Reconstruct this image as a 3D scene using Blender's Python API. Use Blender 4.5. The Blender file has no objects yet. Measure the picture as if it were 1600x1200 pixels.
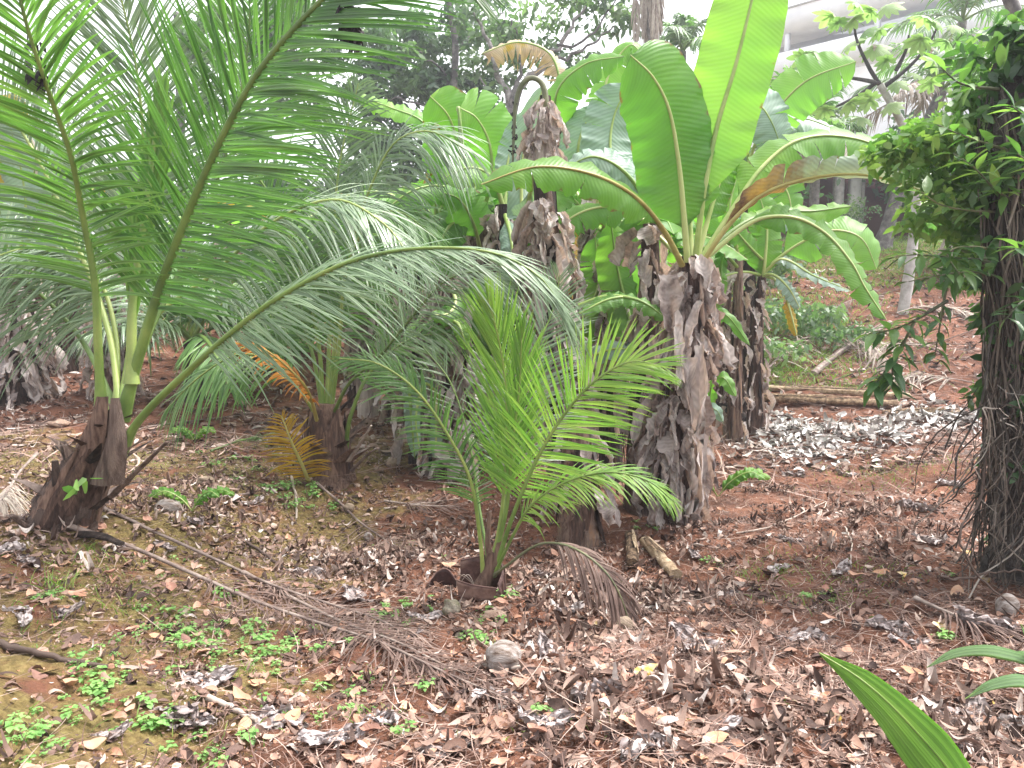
import bpy, math, random
import numpy as np
random.seed(7)
rng = np.random.default_rng(11)
sc = bpy.context.scene
R = math.radians

# ------------------------------------------------------------------ camera, sky, sun, exposure
PITCH = R(7.0); FOC = 1200.0; CH = 1.7
cam = bpy.data.cameras.new('camera'); camo = bpy.data.objects.new('camera', cam)
sc.collection.objects.link(camo); sc.camera = camo
camo.location = (0, 0, CH); camo.rotation_euler = (R(90) - PITCH, 0, 0)
cam.sensor_width = 36; cam.lens = 36 * FOC / 1600; cam.clip_start = 0.05; cam.clip_end = 600
w = bpy.data.worlds.new('World'); sc.world = w; w.use_nodes = True
nt = w.node_tree; bg = nt.nodes['Background']
sky = nt.nodes.new('ShaderNodeTexSky'); sky.sky_type = 'NISHITA'; sky.sun_disc = False
SUN_EL, SUN_AZ = R(62), R(72)         # azimuth clockwise from +Y: a veiled sun high on the right
sky.sun_elevation = SUN_EL; sky.sun_rotation = SUN_AZ
sky.air_density = 1.0; sky.dust_density = 4.0; sky.ozone_density = 1.0
hs = nt.nodes.new('ShaderNodeHueSaturation'); hs.inputs['Saturation'].default_value = 0.14
nt.links.new(sky.outputs[0], hs.inputs['Color']); nt.links.new(hs.outputs[0], bg.inputs['Color'])
bg.inputs['Strength'].default_value = 0.15
sl = bpy.data.lights.new('sun', 'SUN'); sl.energy = 1.5; sl.angle = R(14); sl.color = (1, .96, .9)
so = bpy.data.objects.new('sun', sl); sc.collection.objects.link(so)
from mathutils import Vector, Matrix
sd = Vector((math.sin(SUN_AZ) * math.cos(SUN_EL), math.cos(SUN_AZ) * math.cos(SUN_EL), math.sin(SUN_EL)))
so.rotation_euler = sd.to_track_quat('Z', 'Y').to_euler()
sc.view_settings.view_transform = 'Standard'; sc.view_settings.look = 'None'
sc.view_settings.exposure = 1.9; sc.view_settings.gamma = 1; sc.view_settings.use_curve_mapping = False
sc.render.engine = 'CYCLES'
sc.cycles.max_bounces = 8; sc.cycles.transparent_max_bounces = 8; sc.cycles.volume_bounces = 0
sc.cycles.use_denoising = True

# ------------------------------------------------------------------ terrain height and placing helpers
_py = np.array([-20, 0, 2.6, 4.2, 5, 7, 10, 12, 17, 22, 26, 35, 60, 300])
_pc = np.array([-1.35, -1.55, -1.73, -2.03, -2.11, -2.19, -2.08, -1.88, -.67, .95, 1.7, 2.3, 3.5, 8])
_pl = np.array([-1.35, -1.55, -1.73, -2.03, -2.11, -2.19, -2.0, -1.75, -1.05, -.6, -.3, .3, 2, 7])
_ys = np.linspace(-25, 310, 6701)
def _sm(a):
    v = np.interp(_ys, _py, a); k = np.hanning(31); k /= k.sum()
    return np.convolve(np.pad(v, 15, mode='edge'), k, 'valid')
_tc, _tl = _sm(_pc), _sm(_pl)
_wr = np.random.default_rng(5)
_wv = [(_wr.uniform(0, 2 * math.pi), f, _wr.uniform(0, 6.3), a) for f, a in
       [(.9, .05), (1.3, .04), (1.9, .03), (2.7, .022), (3.7, .018), (5, .014), (7, .01), (9, .009), (12, .007), (17, .005), (23, .004), (31, .003)] for _ in (0, 1)]
def sstep(a, b, x):
    t = np.clip((x - a) / (b - a), 0, 1); return t * t * (3 - 2 * t)
def ground(x, y):
    x = np.asarray(x, float); y = np.asarray(y, float)
    c = np.interp(y, _ys, _tc); l = np.interp(y, _ys, _tl)
    z = c + (l - c) * sstep(1.5, -3.5, x - 0.0)
    z = z + .42 * sstep(-.9, -3.3, x) * sstep(11, 6.5, y) + .14 * sstep(1.5, 3.6, x) * sstep(9, 6, y)
    for a, f, p, m in _wv:
        z = z + m * np.sin(f * (x * math.cos(a) + y * math.sin(a)) + p + .6 * np.sin(f * .6 * x + p))
    return z + CH
_cp, _sp = math.cos(PITCH), math.sin(PITCH)
def P(px, py, Y):
    v = (600 - py) / FOC; h = _cp + v * _sp
    return np.array([(px - 800) / FOC / h * Y, Y, CH + (-_sp + v * _cp) / h * Y])
def G(px, py, dz=0.0):
    y = .8
    while y < 80:
        p = P(px, py, y)
        if p[2] < ground(p[0], p[1]): break
        y *= 1.01
    p = P(px, py, y); p[2] = float(ground(p[0], p[1])) + dz
    return p
def PP(l): return np.array([P(*q) for q in l])
def GP(l, dz=.03): return np.array([G(q[0], q[1], q[2] if len(q) > 2 else dz) for q in l])
def at(px, Y, dz=0.0):
    """ground point under image column px at distance Y"""
    x = (px - 800) / FOC * Y; return np.array([x, Y, float(ground(x, Y)) + dz])
def nrm(a): return a / np.maximum(np.linalg.norm(a, axis=-1, keepdims=True), 1e-9)
def spline(pts, n):
    pts = np.asarray(pts, float)
    if len(pts) == 2: return pts[0] + (pts[1] - pts[0]) * np.linspace(0, 1, n)[:, None]
    d = np.r_[0, np.cumsum(np.linalg.norm(np.diff(pts, axis=0), axis=1))]; d /= d[-1]
    e = np.vstack([2 * pts[0] - pts[1], pts, 2 * pts[-1] - pts[-2]])
    m = (e[2:] - e[:-2]); td = np.r_[d[0] - (d[1] - d[0]), d, d[-1] + d[-1] - d[-2]]
    m = m / (td[2:] - td[:-2])[:, None]
    t = np.linspace(0, 1, n); i = np.clip(np.searchsorted(d, t) - 1, 0, len(pts) - 2)
    h = (d[i + 1] - d[i]); u = ((t - d[i]) / h)[:, None]; h = h[:, None]
    return (2*u**3 - 3*u**2 + 1) * pts[i] + (u**3 - 2*u**2 + u) * h * m[i] + (-2*u**3 + 3*u**2) * pts[i+1] + (u**3 - u**2) * h * m[i+1]

# ------------------------------------------------------------------ mesh collector
class MB:
    def __init__(s): s.v = []; s.f = []; s.uv = []; s.r = []; s.n = 0; s.fm = []
    def add(s, v, f, uv=None, r=None, m=0):
        v = np.asarray(v, float).reshape(-1, 3); f = np.asarray(f, int)
        s.v.append(v); s.f.append(f + s.n); s.n += len(v)
        s.uv.append(np.zeros((len(v), 2)) if uv is None else np.asarray(uv, float).reshape(-1, 2))
        s.r.append(np.full(len(v), random.random()) if r is None else np.asarray(r, float).reshape(-1))
        s.fm.append(np.full(len(f), m))
        return s
    def mesh(s, name, mats, smooth=True):
        me = bpy.data.meshes.new(name)
        v = np.vstack(s.v); uv = np.vstack(s.uv); r = np.concatenate(s.r)
        li = np.concatenate([f.reshape(-1) for f in s.f])
        cnt = np.concatenate([np.full(len(f), f.shape[1]) for f in s.f])
        me.vertices.add(len(v)); me.vertices.foreach_set('co', v.astype(np.float32).ravel())
        me.loops.add(len(li)); me.loops.foreach_set('vertex_index', li.astype(np.int32))
        me.polygons.add(len(cnt)); me.polygons.foreach_set('loop_start', np.r_[0, np.cumsum(cnt)[:-1]].astype(np.int32))
        me.polygons.foreach_set('loop_total', cnt.astype(np.int32))
        if not isinstance(mats, (list, tuple)): mats = [mats]
        for m in mats: me.materials.append(m)
        if len(mats) > 1: me.polygons.foreach_set('material_index', np.concatenate(s.fm).astype(np.int32))
        if smooth: me.polygons.foreach_set('use_smooth', np.ones(len(cnt), bool))
        me.update(calc_edges=True)
        ul = me.uv_layers.new(name='uv'); ul.data.foreach_set('uv', uv[li].astype(np.float32).ravel())
        at_ = me.attributes.new('rnd', 'FLOAT', 'POINT'); at_.data.foreach_set('value', r.astype(np.float32))
        return me
    def obj(s, name, mats, parent=None, smooth=True, **kw):
        return link(name, s.mesh(name, mats, smooth), parent, **kw)
def link(name, me, parent=None, **kw):
    o = bpy.data.objects.new(name, me); sc.collection.objects.link(o)
    if parent is not None:
        o.parent = parent; KIDS.setdefault(parent.name, []).append(o)
        if parent.type == 'EMPTY': o.matrix_parent_inverse = Matrix.Translation(-parent.location)
    for k, v in kw.items(): o[k] = v
    return o
# an Empty of a thing stands unrotated while its parts are made in world coordinates; parts of parts share that frame
KIDS = {}
def thing(name, label, cat, loc, group=None):
    o = bpy.data.objects.new(name, None); sc.collection.objects.link(o); o.location = tuple(loc)
    o.empty_display_size = .2; o['label'] = label; o['category'] = cat
    if group: o['group'] = group
    return o
def tag(o, label, cat, group=None):
    o['label'] = label; o['category'] = cat
    if group: o['group'] = group
    return o
def copy_tree(o, parent=None):
    c = o.copy(); sc.collection.objects.link(c)
    if parent is not None: c.parent = parent
    for ch in KIDS.get(o.name, ()): copy_tree(ch, c)
    return c

def ribbons(mb, Pt, S, W, Nn=None, fold=0.0, r=None, cols=3, curl=None):
    """K ribbons at once: Pt (K,N,3) centre lines, S side vectors, W half widths (K,N), Nn normals, fold = rise of edges per half width"""
    K, N = Pt.shape[:2]; W = np.broadcast_to(W, (K, N))
    us = np.linspace(-1, 1, cols)
    V = Pt[:, :, None, :] + S[:, :, None, :] * (W[:, :, None] * us)[..., None]
    if Nn is not None:
        f = np.broadcast_to(fold, (K,)) if np.ndim(fold) <= 1 else fold
        V = V + Nn[:, :, None, :] * (W[:, :, None] * (np.abs(us) ** 1.3) * np.asarray(f).reshape(-1, 1, 1))[..., None]
    idx = np.arange(K * N * cols).reshape(K, N, cols)
    F = np.stack([idx[:, :-1, :-1], idx[:, :-1, 1:], idx[:, 1:, 1:], idx[:, 1:, :-1]], -1).reshape(-1, 4)
    uv = np.stack(np.broadcast_arrays(((us + 1) / 2)[None, None, :], np.linspace(0, 1, N)[None, :, None] * np.ones((K, 1, 1))), -1)
    if r is None: r = rng.random(K)
    mb.add(V, F, uv, np.broadcast_to(np.asarray(r).reshape(-1, 1, 1), (K, N, cols)))
def tube(mb, path, rad, n=8, r=None, cap=True, squash=1.0, wob=0.0):
    path = np.asarray(path, float); N = len(path); rad = np.broadcast_to(rad, (N,))
    T = nrm(np.gradient(path, axis=0)); up = np.array([0, 0, 1.0]) if abs(T[0][2]) < .9 else np.array([0, 1.0, 0])
    A = []; a = nrm(np.cross(T[0], up))
    for t in T: a = nrm(a - t * np.dot(a, t)); A.append(a)
    A = np.array(A); B = np.cross(T, A)
    th = np.linspace(0, 2 * math.pi, n, endpoint=False)
    rr = rad[:, None] * (1 + wob * rng.standard_normal((N, n)) if wob else np.ones((N, n)))
    V = path[:, None] + A[:, None] * (np.cos(th) * rr)[..., None] + B[:, None] * (np.sin(th) * rr * squash)[..., None]
    i = np.arange(N * n).reshape(N, n); j = np.roll(i, -1, 1)
    F = np.stack([i[:-1], j[:-1], j[1:], i[1:]], -1).reshape(-1, 4)
    L = np.r_[0, np.cumsum(np.linalg.norm(np.diff(path, axis=0), axis=1))]
    uv = np.stack(np.broadcast_arrays((th / 6.2832)[None, :], L[:, None]), -1)
    b0 = mb.n; r = random.random() if r is None else r
    mb.add(V, F, uv, np.full(N * n, r))
    if cap:
        for ring, c in ((0, path[0]), (N - 1, path[-1])):
            k = np.arange(n); q = np.roll(k, -1)
            vv = np.vstack([V[ring], c[None]]); mb.add(vv, np.stack([k, q, np.full(n, n)], -1), None, np.full(n + 1, r))
    return mb

# ------------------------------------------------------------------ materials
def mk(name):
    m = bpy.data.materials.new(name); m.use_nodes = True; t = m.node_tree
    for n in list(t.nodes): t.nodes.remove(n)
    o = t.nodes.new('ShaderNodeOutputMaterial'); return m, t, o
def nd(t, typ, **kw):
    n = t.nodes.new(typ)
    for k, v in kw.items():
        if k.startswith('i_'):
            key = k[2:]; key = int(key) if key.isdigit() else key.replace('_', ' ')
            n.inputs[key].default_value = v
        else: setattr(n, k, v)
    return n
def ramp(t, fac, stops, interp='LINEAR'):
    n = t.nodes.new('ShaderNodeValToRGB'); cr = n.color_ramp; cr.interpolation = interp
    while len(cr.elements) > 1: cr.elements.remove(cr.elements[-1])
    cr.elements[0].position = stops[0][0]; cr.elements[0].color = (*stops[0][1], 1)
    for p_, c in stops[1:]:
        e = cr.elements.new(p_); e.color = (*c, 1)
    t.links.new(fac, n.inputs[0]); return n.outputs[0]
def mixc(t, fac, a, b, mode='MIX'):
    n = t.nodes.new('ShaderNodeMix'); n.data_type = 'RGBA'; n.blend_type = mode
    for i, v in ((0, fac), (6, a), (7, b)):
        if hasattr(v, 'is_linked') or hasattr(v, 'links'): t.links.new(v, n.inputs[i])
        else: n.inputs[i].default_value = v if i == 0 else (*v, 1)
    return n.outputs[2]
def math_(t, op, a, b=0.0, c=0.0):
    n = t.nodes.new('ShaderNodeMath'); n.operation = op
    for i, v in enumerate((a, b, c)):
        if hasattr(v, 'links'): t.links.new(v, n.inputs[i])
        else: n.inputs[i].default_value = v
    return n.outputs[0]
def noise(t, scale, detail=4, vec=None, rough=.55, out=0):
    n = nd(t, 'ShaderNodeTexNoise'); n.inputs['Scale'].default_value = scale; n.inputs['Detail'].default_value = detail
    n.inputs['Roughness'].default_value = rough
    if vec is not None: t.links.new(vec, n.inputs['Vector'])
    return n.outputs[out]
def gen(t):
    g = t.nodes.new('ShaderNodeNewGeometry'); return g.outputs['Position']
def leafmat(name, stops, trans=.35, rough=.45, stripes=0, stripe_amt=.25, spec=.5, edge=None, nscale=6.0, diag=0.0, tipbrown=None, tcol=None, along=None):
    """leaf: colour picked by the leaf's own 'rnd' value plus noise, thin and translucent"""
    m, t, o = mk(name)
    rn = nd(t, 'ShaderNodeAttribute', attribute_name='rnd').outputs['Fac']
    nz = noise(t, nscale, 3, gen(t))
    f = math_(t, 'ADD', math_(t, 'MULTIPLY', rn, .7), math_(t, 'MULTIPLY', math_(t, 'SUBTRACT', nz, .5), .9))
    f = math_(t, 'ADD', f, .15)
    uvn = nd(t, 'ShaderNodeUVMap', uv_map='uv').outputs[0]; sx = nd(t, 'ShaderNodeSeparateXYZ'); t.links.new(uvn, sx.inputs[0])
    if along: f = math_(t, 'ADD', math_(t, 'MULTIPLY', sx.outputs[1], along), math_(t, 'MULTIPLY', math_(t, 'SUBTRACT', noise(t, 7, 5, gen(t), .65), .5), .35))
    col = ramp(t, f, stops)
    bump = None
    if stripes:
        ua = math_(t, 'ABSOLUTE', math_(t, 'SUBTRACT', sx.outputs[0], .5))
        ph = math_(t, 'ADD', math_(t, 'MULTIPLY', sx.outputs[1 if diag else 0], stripes), math_(t, 'MULTIPLY', ua, diag))
        w1 = math_(t, 'SINE', ph); w2 = math_(t, 'SINE', math_(t, 'MULTIPLY', ph, .237))
        s_ = math_(t, 'ADD', math_(t, 'MULTIPLY', w1, .6), math_(t, 'MULTIPLY', w2, .5))
        fac = math_(t, 'MULTIPLY_ADD', s_, stripe_amt, 1.0)
        cc = nd(t, 'ShaderNodeVectorMath', operation='SCALE'); t.links.new(col, cc.inputs[0]); t.links.new(fac, cc.inputs['Scale']); col = cc.outputs[0]
        bump = s_
    if tipbrown:
        ea = math_(t, 'MULTIPLY', math_(t, 'ABSOLUTE', math_(t, 'SUBTRACT', sx.outputs[0], .5)), 2.0)
        n2 = noise(t, 9, 4, gen(t))
        k = math_(t, 'MULTIPLY', math_(t, 'SUBTRACT', math_(t, 'ADD', ea, n2), tipbrown[0]), 9.0)
        cl = nd(t, 'ShaderNodeClamp'); t.links.new(k, cl.inputs[0]); col = mixc(t, cl.outputs[0], col, tipbrown[1])
    b = nd(t, 'ShaderNodeBsdfPrincipled'); t.links.new(col, b.inputs['Base Color'])
    b.inputs['Roughness'].default_value = rough; b.inputs['Specular IOR Level'].default_value = spec
    bp = nd(t, 'ShaderNodeBump'); bp.inputs['Strength'].default_value = .18 if diag else .35; bp.inputs['Distance'].default_value = .01
    if bump is not None: t.links.new(bump, bp.inputs['Height'])
    else: t.links.new(noise(t, 40, 3, gen(t)), bp.inputs['Height'])
    t.links.new(bp.outputs[0], b.inputs['Normal'])
    tr = nd(t, 'ShaderNodeBsdfTranslucent')
    tc = mixc(t, 1.0, col, tcol or (1.1, 1.4, .65), 'MULTIPLY'); t.links.new(tc, tr.inputs['Color'])
    mx = nd(t, 'ShaderNodeMixShader'); mx.inputs[0].default_value = trans
    t.links.new(b.outputs[0], mx.inputs[1]); t.links.new(tr.outputs[0], mx.inputs[2]); t.links.new(mx.outputs[0], o.inputs[0])
    return m
def solid(name, stops, rough=.8, nscale=8.0, bump=.5, bscale=30.0, bdist=.01, stretch=None, spec=.3, detail=6, rndamt=.4):
    m, t, o = mk(name); vec = gen(t)
    if stretch:
        mp = nd(t, 'ShaderNodeMapping'); mp.inputs['Scale'].default_value = stretch; t.links.new(vec, mp.inputs[0]); vec = mp.outputs[0]
    rn = nd(t, 'ShaderNodeAttribute', attribute_name='rnd').outputs['Fac']
    f = math_(t, 'ADD', noise(t, nscale, detail, vec, .62), math_(t, 'MULTIPLY', math_(t, 'SUBTRACT', rn, .5), rndamt))
    b = nd(t, 'ShaderNodeBsdfPrincipled'); t.links.new(ramp(t, f, stops), b.inputs['Base Color'])
    b.inputs['Roughness'].default_value = rough; b.inputs['Specular IOR Level'].default_value = spec
    bp = nd(t, 'ShaderNodeBump'); bp.inputs['Strength'].default_value = bump; bp.inputs['Distance'].default_value = bdist
    t.links.new(noise(t, bscale, 5, vec, .65), bp.inputs['Height']); t.links.new(bp.outputs[0], b.inputs['Normal'])
    t.links.new(b.outputs[0], o.inputs[0]); return m
M = {}
M['palm'] = leafmat('palm_leaflet_green', [(0, (.045, .1, .035)), (.4, (.09, .19, .05)), (.75, (.16, .29, .08)), (1, (.25, .38, .12))], .38, .33, 9, .22, .6, nscale=2.5)
M['palm_bright'] = leafmat('palm_leaflet_young', [(0, (.08, .18, .04)), (.5, (.18, .32, .065)), (1, (.36, .46, .13))], .42, .4, 9, .2, .5, nscale=3)
M['palm_grey'] = leafmat('palm_leaflet_waxy', [(0, (.08, .13, .075)), (.5, (.16, .235, .13)), (1, (.28, .35, .22))], .22, .3, 9, .2, .8, nscale=3)
M['palm_yellow'] = leafmat('palm_leaflet_yellowing', [(0, (.25, .13, .02)), (.5, (.42, .27, .03)), (1, (.42, .4, .06))], .35, .5, 9, .2, .4, nscale=8, tcol=(1.2, 1.0, .5))
M['palm_orange'] = leafmat('palm_leaflet_orange', [(0, (.22, .08, .02)), (.5, (.48, .2, .02)), (1, (.5, .32, .05))], .3, .5, 9, .2, .4, nscale=8, tcol=(1.2, .9, .5))
M['palm_dead'] = leafmat('palm_leaflet_dead', [(0, (.06, .038, .032)), (.5, (.15, .1, .085)), (1, (.34, .25, .21))], .1, .7, 9, .3, .2, nscale=12, tcol=(1, .8, .6))
M['palm_deadpale'] = leafmat('palm_leaflet_bleached', [(0, (.16, .12, .1)), (.5, (.32, .27, .23)), (1, (.5, .45, .38))], .1, .7, 9, .3, .2, nscale=12, tcol=(1, .8, .6))
M['banana'] = leafmat('banana_leaf_green', [(0, (.06, .15, .04)), (.35, (.11, .25, .05)), (.7, (.17, .34, .06)), (1, (.28, .44, .08))], .52, .42, 260, .05, .45, nscale=1.5, diag=60, tipbrown=(1.5, (.2, .12, .05)))
M['banana_light'] = leafmat('banana_leaf_fresh', [(0, (.13, .28, .06)), (.5, (.19, .38, .08)), (1, (.29, .47, .1))], .55, .42, 260, .05, .45, nscale=1.5, diag=60, tipbrown=(1.56, (.25, .17, .07)))
M['banana_grey'] = leafmat('banana_leaf_waxy', [(0, (.12, .2, .15)), (.5, (.22, .32, .25)), (1, (.34, .42, .36))], .25, .5, 200, .12, .5, nscale=3, diag=60)
M['banana_sick'] = leafmat('banana_leaf_withering', [(0, (.3, .24, .08)), (.12, (.1, .05, .035)), (.24, (.4, .26, .08)), (.34, (.2, .16, .1)), (.42, (.26, .33, .24)), (.7, (.38, .44, .38)), (.86, (.3, .34, .28)), (.93, (.2, .13, .1)), (1, (.12, .08, .07))], .25, .5, 200, .12, .4, nscale=2.2, diag=60, tcol=(1, 1, .6), along=.8)
M['banana_yellow'] = leafmat('banana_leaf_yellow', [(0, (.16, .07, .03)), (.4, (.42, .22, .04)), (.7, (.45, .36, .05)), (1, (.25, .33, .05))], .4, .5, 200, .15, .4, nscale=7, diag=60, tcol=(1.2, 1, .5))
M['banana_dry'] = leafmat('banana_leaf_dry', [(0, (.13, .1, .093)), (.18, (.36, .305, .29)), (.5, (.55, .49, .465)), (.88, (.72, .66, .63)), (1, (.5, .34, .24))], .28, .65, 60, .15, .25, nscale=9, diag=14, tcol=(1.1, .85, .65))
M['banana_tatter'] = leafmat('banana_leaf_tattered', [(0, (.3, .2, .14)), (.4, (.5, .4, .3)), (.7, (.6, .5, .36)), (.85, (.6, .45, .08)), (1, (.3, .35, .1))], .4, .6, 200, .15, .3, nscale=5, diag=60, tcol=(1.1, .95, .7))
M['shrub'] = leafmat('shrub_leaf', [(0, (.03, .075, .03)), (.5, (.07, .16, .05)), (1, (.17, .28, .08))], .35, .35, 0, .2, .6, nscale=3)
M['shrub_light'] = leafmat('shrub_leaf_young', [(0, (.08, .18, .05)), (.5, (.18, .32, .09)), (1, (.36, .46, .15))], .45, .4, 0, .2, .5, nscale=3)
M['tree'] = leafmat('tree_leaf', [(0, (.05, .09, .06)), (.5, (.1, .18, .09)), (1, (.2, .3, .13))], .38, .4, 0, .2, .5, nscale=.6)
M['tree_pale'] = leafmat('tree_leaf_pale', [(0, (.08, .14, .07)), (.5, (.15, .23, .12)), (1, (.26, .34, .18))], .4, .4, 0, .2, .5, nscale=.6)
M['pleat'] = leafmat('pleated_leaf', [(0, (.1, .24, .03)), (.5, (.16, .34, .04)), (1, (.24, .42, .06))], .45, .4, 130, .22, .5, nscale=3)
M['pleat_pale'] = leafmat('pleated_leaf_pale', [(0, (.16, .28, .12)), (.5, (.24, .38, .18)), (1, (.34, .46, .24))], .4, .4, 130, .14, .5, nscale=3)
M['cecropia'] = leafmat('cecropia_leaf', [(0, (.14, .24, .1)), (.5, (.26, .38, .17)), (1, (.38, .48, .24))], .4, .5, 30, .08, .4, nscale=2)
M['herb'] = leafmat('herb_leaf', [(0, (.12, .26, .07)), (.5, (.22, .41, .12)), (1, (.34, .52, .18))], .4, .5, 0, .2, .4, nscale=8)
M['grass'] = leafmat('grass_blade', [(0, (.08, .16, .03)), (.5, (.18, .28, .06)), (1, (.35, .38, .12))], .4, .5, 0, .2, .4, nscale=4)
M['rachis'] = solid('palm_rachis', [(.25, (.08, .14, .03)), (.5, (.17, .26, .06)), (.75, (.3, .36, .1))], .45, 3, .2, 30, .003, spec=.5)
M['rachis_dark'] = solid('palm_rachis_dark', [(.25, (.05, .05, .03)), (.6, (.12, .13, .07)), (.8, (.2, .2, .1))], .5, 6, .2, 30, .003, spec=.4)  # darker tone for the dead rachis, flower stalk and shrub branches
M['rachis_dead'] = solid('dead_rachis', [(.25, (.09, .06, .055)), (.5, (.2, .15, .13)), (.75, (.36, .3, .26))], .75, 10, .3, 50, .004)
M['midrib'] = solid('banana_midrib', [(.3, (.16, .26, .05)), (.5, (.28, .38, .1)), (.7, (.42, .48, .18))], .4, 3, .2, 30, .003, spec=.5)
M['midrib_brown'] = solid('banana_midrib_ochre', [(.3, (.2, .16, .04)), (.5, (.34, .29, .08)), (.7, (.45, .42, .15))], .4, 3, .2, 30, .003, spec=.5)
M['palmtrunk'] = solid('palm_trunk_fibre', [(.25, (.025, .017, .015)), (.45, (.075, .052, .044)), (.6, (.16, .11, .092)), (.78, (.3, .22, .18))], .85, 7, 1, 60, .03, (3, 3, .5))
M['fibre'] = solid('palm_sheath_fibre', [(.25, (.035, .02, .017)), (.5, (.11, .065, .05)), (.75, (.25, .16, .12))], .85, 14, .9, 90, .015, (3, 3, .5))
M['pseudostem'] = solid('banana_pseudostem', [(.25, (.02, .013, .012)), (.42, (.06, .038, .032)), (.58, (.15, .09, .07)), (.7, (.28, .2, .16)), (.85, (.36, .2, .11))], .75, 9, .9, 50, .03, (3, 3, .35))
M['palestem'] = solid('banana_pale_sheath', [(.2, (.2, .15, .13)), (.5, (.44, .37, .33)), (.8, (.62, .55, .5))], .75, 9, .6, 50, .02, (3, 3, .35))
M['log'] = solid('rotting_stem', [(.25, (.07, .045, .03)), (.42, (.24, .16, .1)), (.55, (.42, .3, .19)), (.75, (.6, .47, .33))], .85, 20, 1, 60, .03, None)
M['bark'] = solid('tree_bark', [(.3, (.10, .09, .09)), (.5, (.22, .2, .19)), (.7, (.38, .35, .34))], .85, 6, .8, 30, .03)
M['bark_dark'] = solid('dark_bark', [(.3, (.022, .02, .02)), (.5, (.06, .052, .05)), (.7, (.13, .12, .11))], .9, 6, 1, 30, .04)
M['bark_pale'] = solid('pale_bark', [(.3, (.32, .3, .28)), (.5, (.48, .46, .44)), (.7, (.6, .58, .56))], .75, 5, .4, 20, .02)
M['twig'] = solid('twig', [(.2, (.08, .055, .045)), (.5, (.22, .16, .13)), (.8, (.4, .33, .28))], .8, 5, .4, 60, .004, rndamt=1.2)
M['stone'] = solid('mossy_stone', [(.3, (.10, .12, .04)), (.5, (.22, .19, .14)), (.7, (.4, .35, .28))], .85, 12, 1, 40, .02)
M['rock'] = solid('clay_rock', [(.3, (.2, .12, .09)), (.5, (.36, .24, .18)), (.7, (.48, .36, .28))], .85, 8, 1, 40, .02)
M['planter'] = solid('brown_plastic', [(.3, (.06, .03, .028)), (.5, (.12, .065, .055)), (.7, (.24, .15, .12))], .6, 12, .3, 60, .004)
M['whitepaint'] = solid('white_plaster', [(.3, (.72, .72, .74)), (.6, (.8, .8, .82))], .8, 2, .1, 20, .004, rndamt=.05)
M['bluegrey'] = solid('pale_blue_plaster', [(.3, (.62, .66, .73)), (.6, (.7, .73, .8))], .8, 2, .1, 20, .004, rndamt=.05)
M['greyroof'] = solid('grey_roof_edge', [(.3, (.5, .5, .52)), (.6, (.6, .6, .62))], .8, 2, .1, 20, .004)
M['redwall'] = solid('dark_red_plaster', [(.3, (.10, .035, .035)), (.6, (.17, .07, .065))], .85, 3, .3, 20, .006)
M['concrete'] = solid('weathered_concrete', [(.3, (.3, .28, .27)), (.5, (.45, .42, .4)), (.7, (.56, .54, .52))], .85, 8, .4, 40, .006)
M['bucket'] = solid('pale_plastic', [(.3, (.5, .52, .58)), (.6, (.65, .67, .72))], .5, 8, .1, 40, .003)
M['wire'] = solid('rusty_wire', [(.3, (.2, .15, .13)), (.6, (.3, .25, .22))], .6, 20, .2, 90, .001)
M['black'] = solid('dark_debris', [(.3, (.02, .016, .02)), (.6, (.06, .05, .055))], .9, 30, .8, 90, .01)
def litter_mat(name, stops):
    m, t, o = mk(name)
    rn = nd(t, 'ShaderNodeAttribute', attribute_name='rnd').outputs['Fac']
    nz = noise(t, 25, 4, gen(t)); f = math_(t, 'ADD', rn, math_(t, 'MULTIPLY', math_(t, 'SUBTRACT', nz, .5), .25))
    col = ramp(t, f, stops)
    b = nd(t, 'ShaderNodeBsdfPrincipled'); t.links.new(col, b.inputs['Base Color']); b.inputs['Roughness'].default_value = .7
    b.inputs['Specular IOR Level'].default_value = .25
    bp = nd(t, 'ShaderNodeBump'); bp.inputs['Strength'].default_value = .5; bp.inputs['Distance'].default_value = .004
    t.links.new(noise(t, 120, 3, gen(t)), bp.inputs['Height']); t.links.new(bp.outputs[0], b.inputs['Normal'])
    t.links.new(b.outputs[0], o.inputs[0]); return m
M['litter'] = litter_mat('leaf_litter', [(0, (.035, .02, .018)), (.2, (.09, .055, .045)), (.4, (.17, .105, .085)), (.55, (.26, .15, .11)), (.7, (.34, .22, .17)), (.85, (.36, .18, .11)), (1, (.46, .36, .3))])
M['litter_grey'] = litter_mat('shredded_litter', [(0, (.055, .033, .027)), (.3, (.13, .08, .062)), (.55, (.23, .15, .12)), (.8, (.34, .245, .2)), (.94, (.46, .38, .34)), (1, (.6, .54, .5))])
M['litter_white'] = litter_mat('bleached_litter', [(0, (.16, .13, .12)), (.3, (.38, .35, .33)), (.7, (.6, .57, .55)), (1, (.75, .73, .7))])
M['fallen'] = litter_mat('fallen_leaf_brown', [(0, (.18, .1, .08)), (.3, (.36, .19, .14)), (.6, (.48, .28, .2)), (.8, (.46, .25, .15)), (.96, (.5, .4, .3)), (1, (.55, .36, .06))])
M['needle'] = litter_mat('dry_needles', [(0, (.05, .028, .024)), (.4, (.13, .075, .06)), (.7, (.24, .14, .11)), (1, (.42, .32, .27))])
M['root'] = litter_mat('hanging_root', [(0, (.03, .025, .022)), (.5, (.08, .066, .055)), (.85, (.18, .15, .125)), (1, (.34, .3, .26))])
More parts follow.
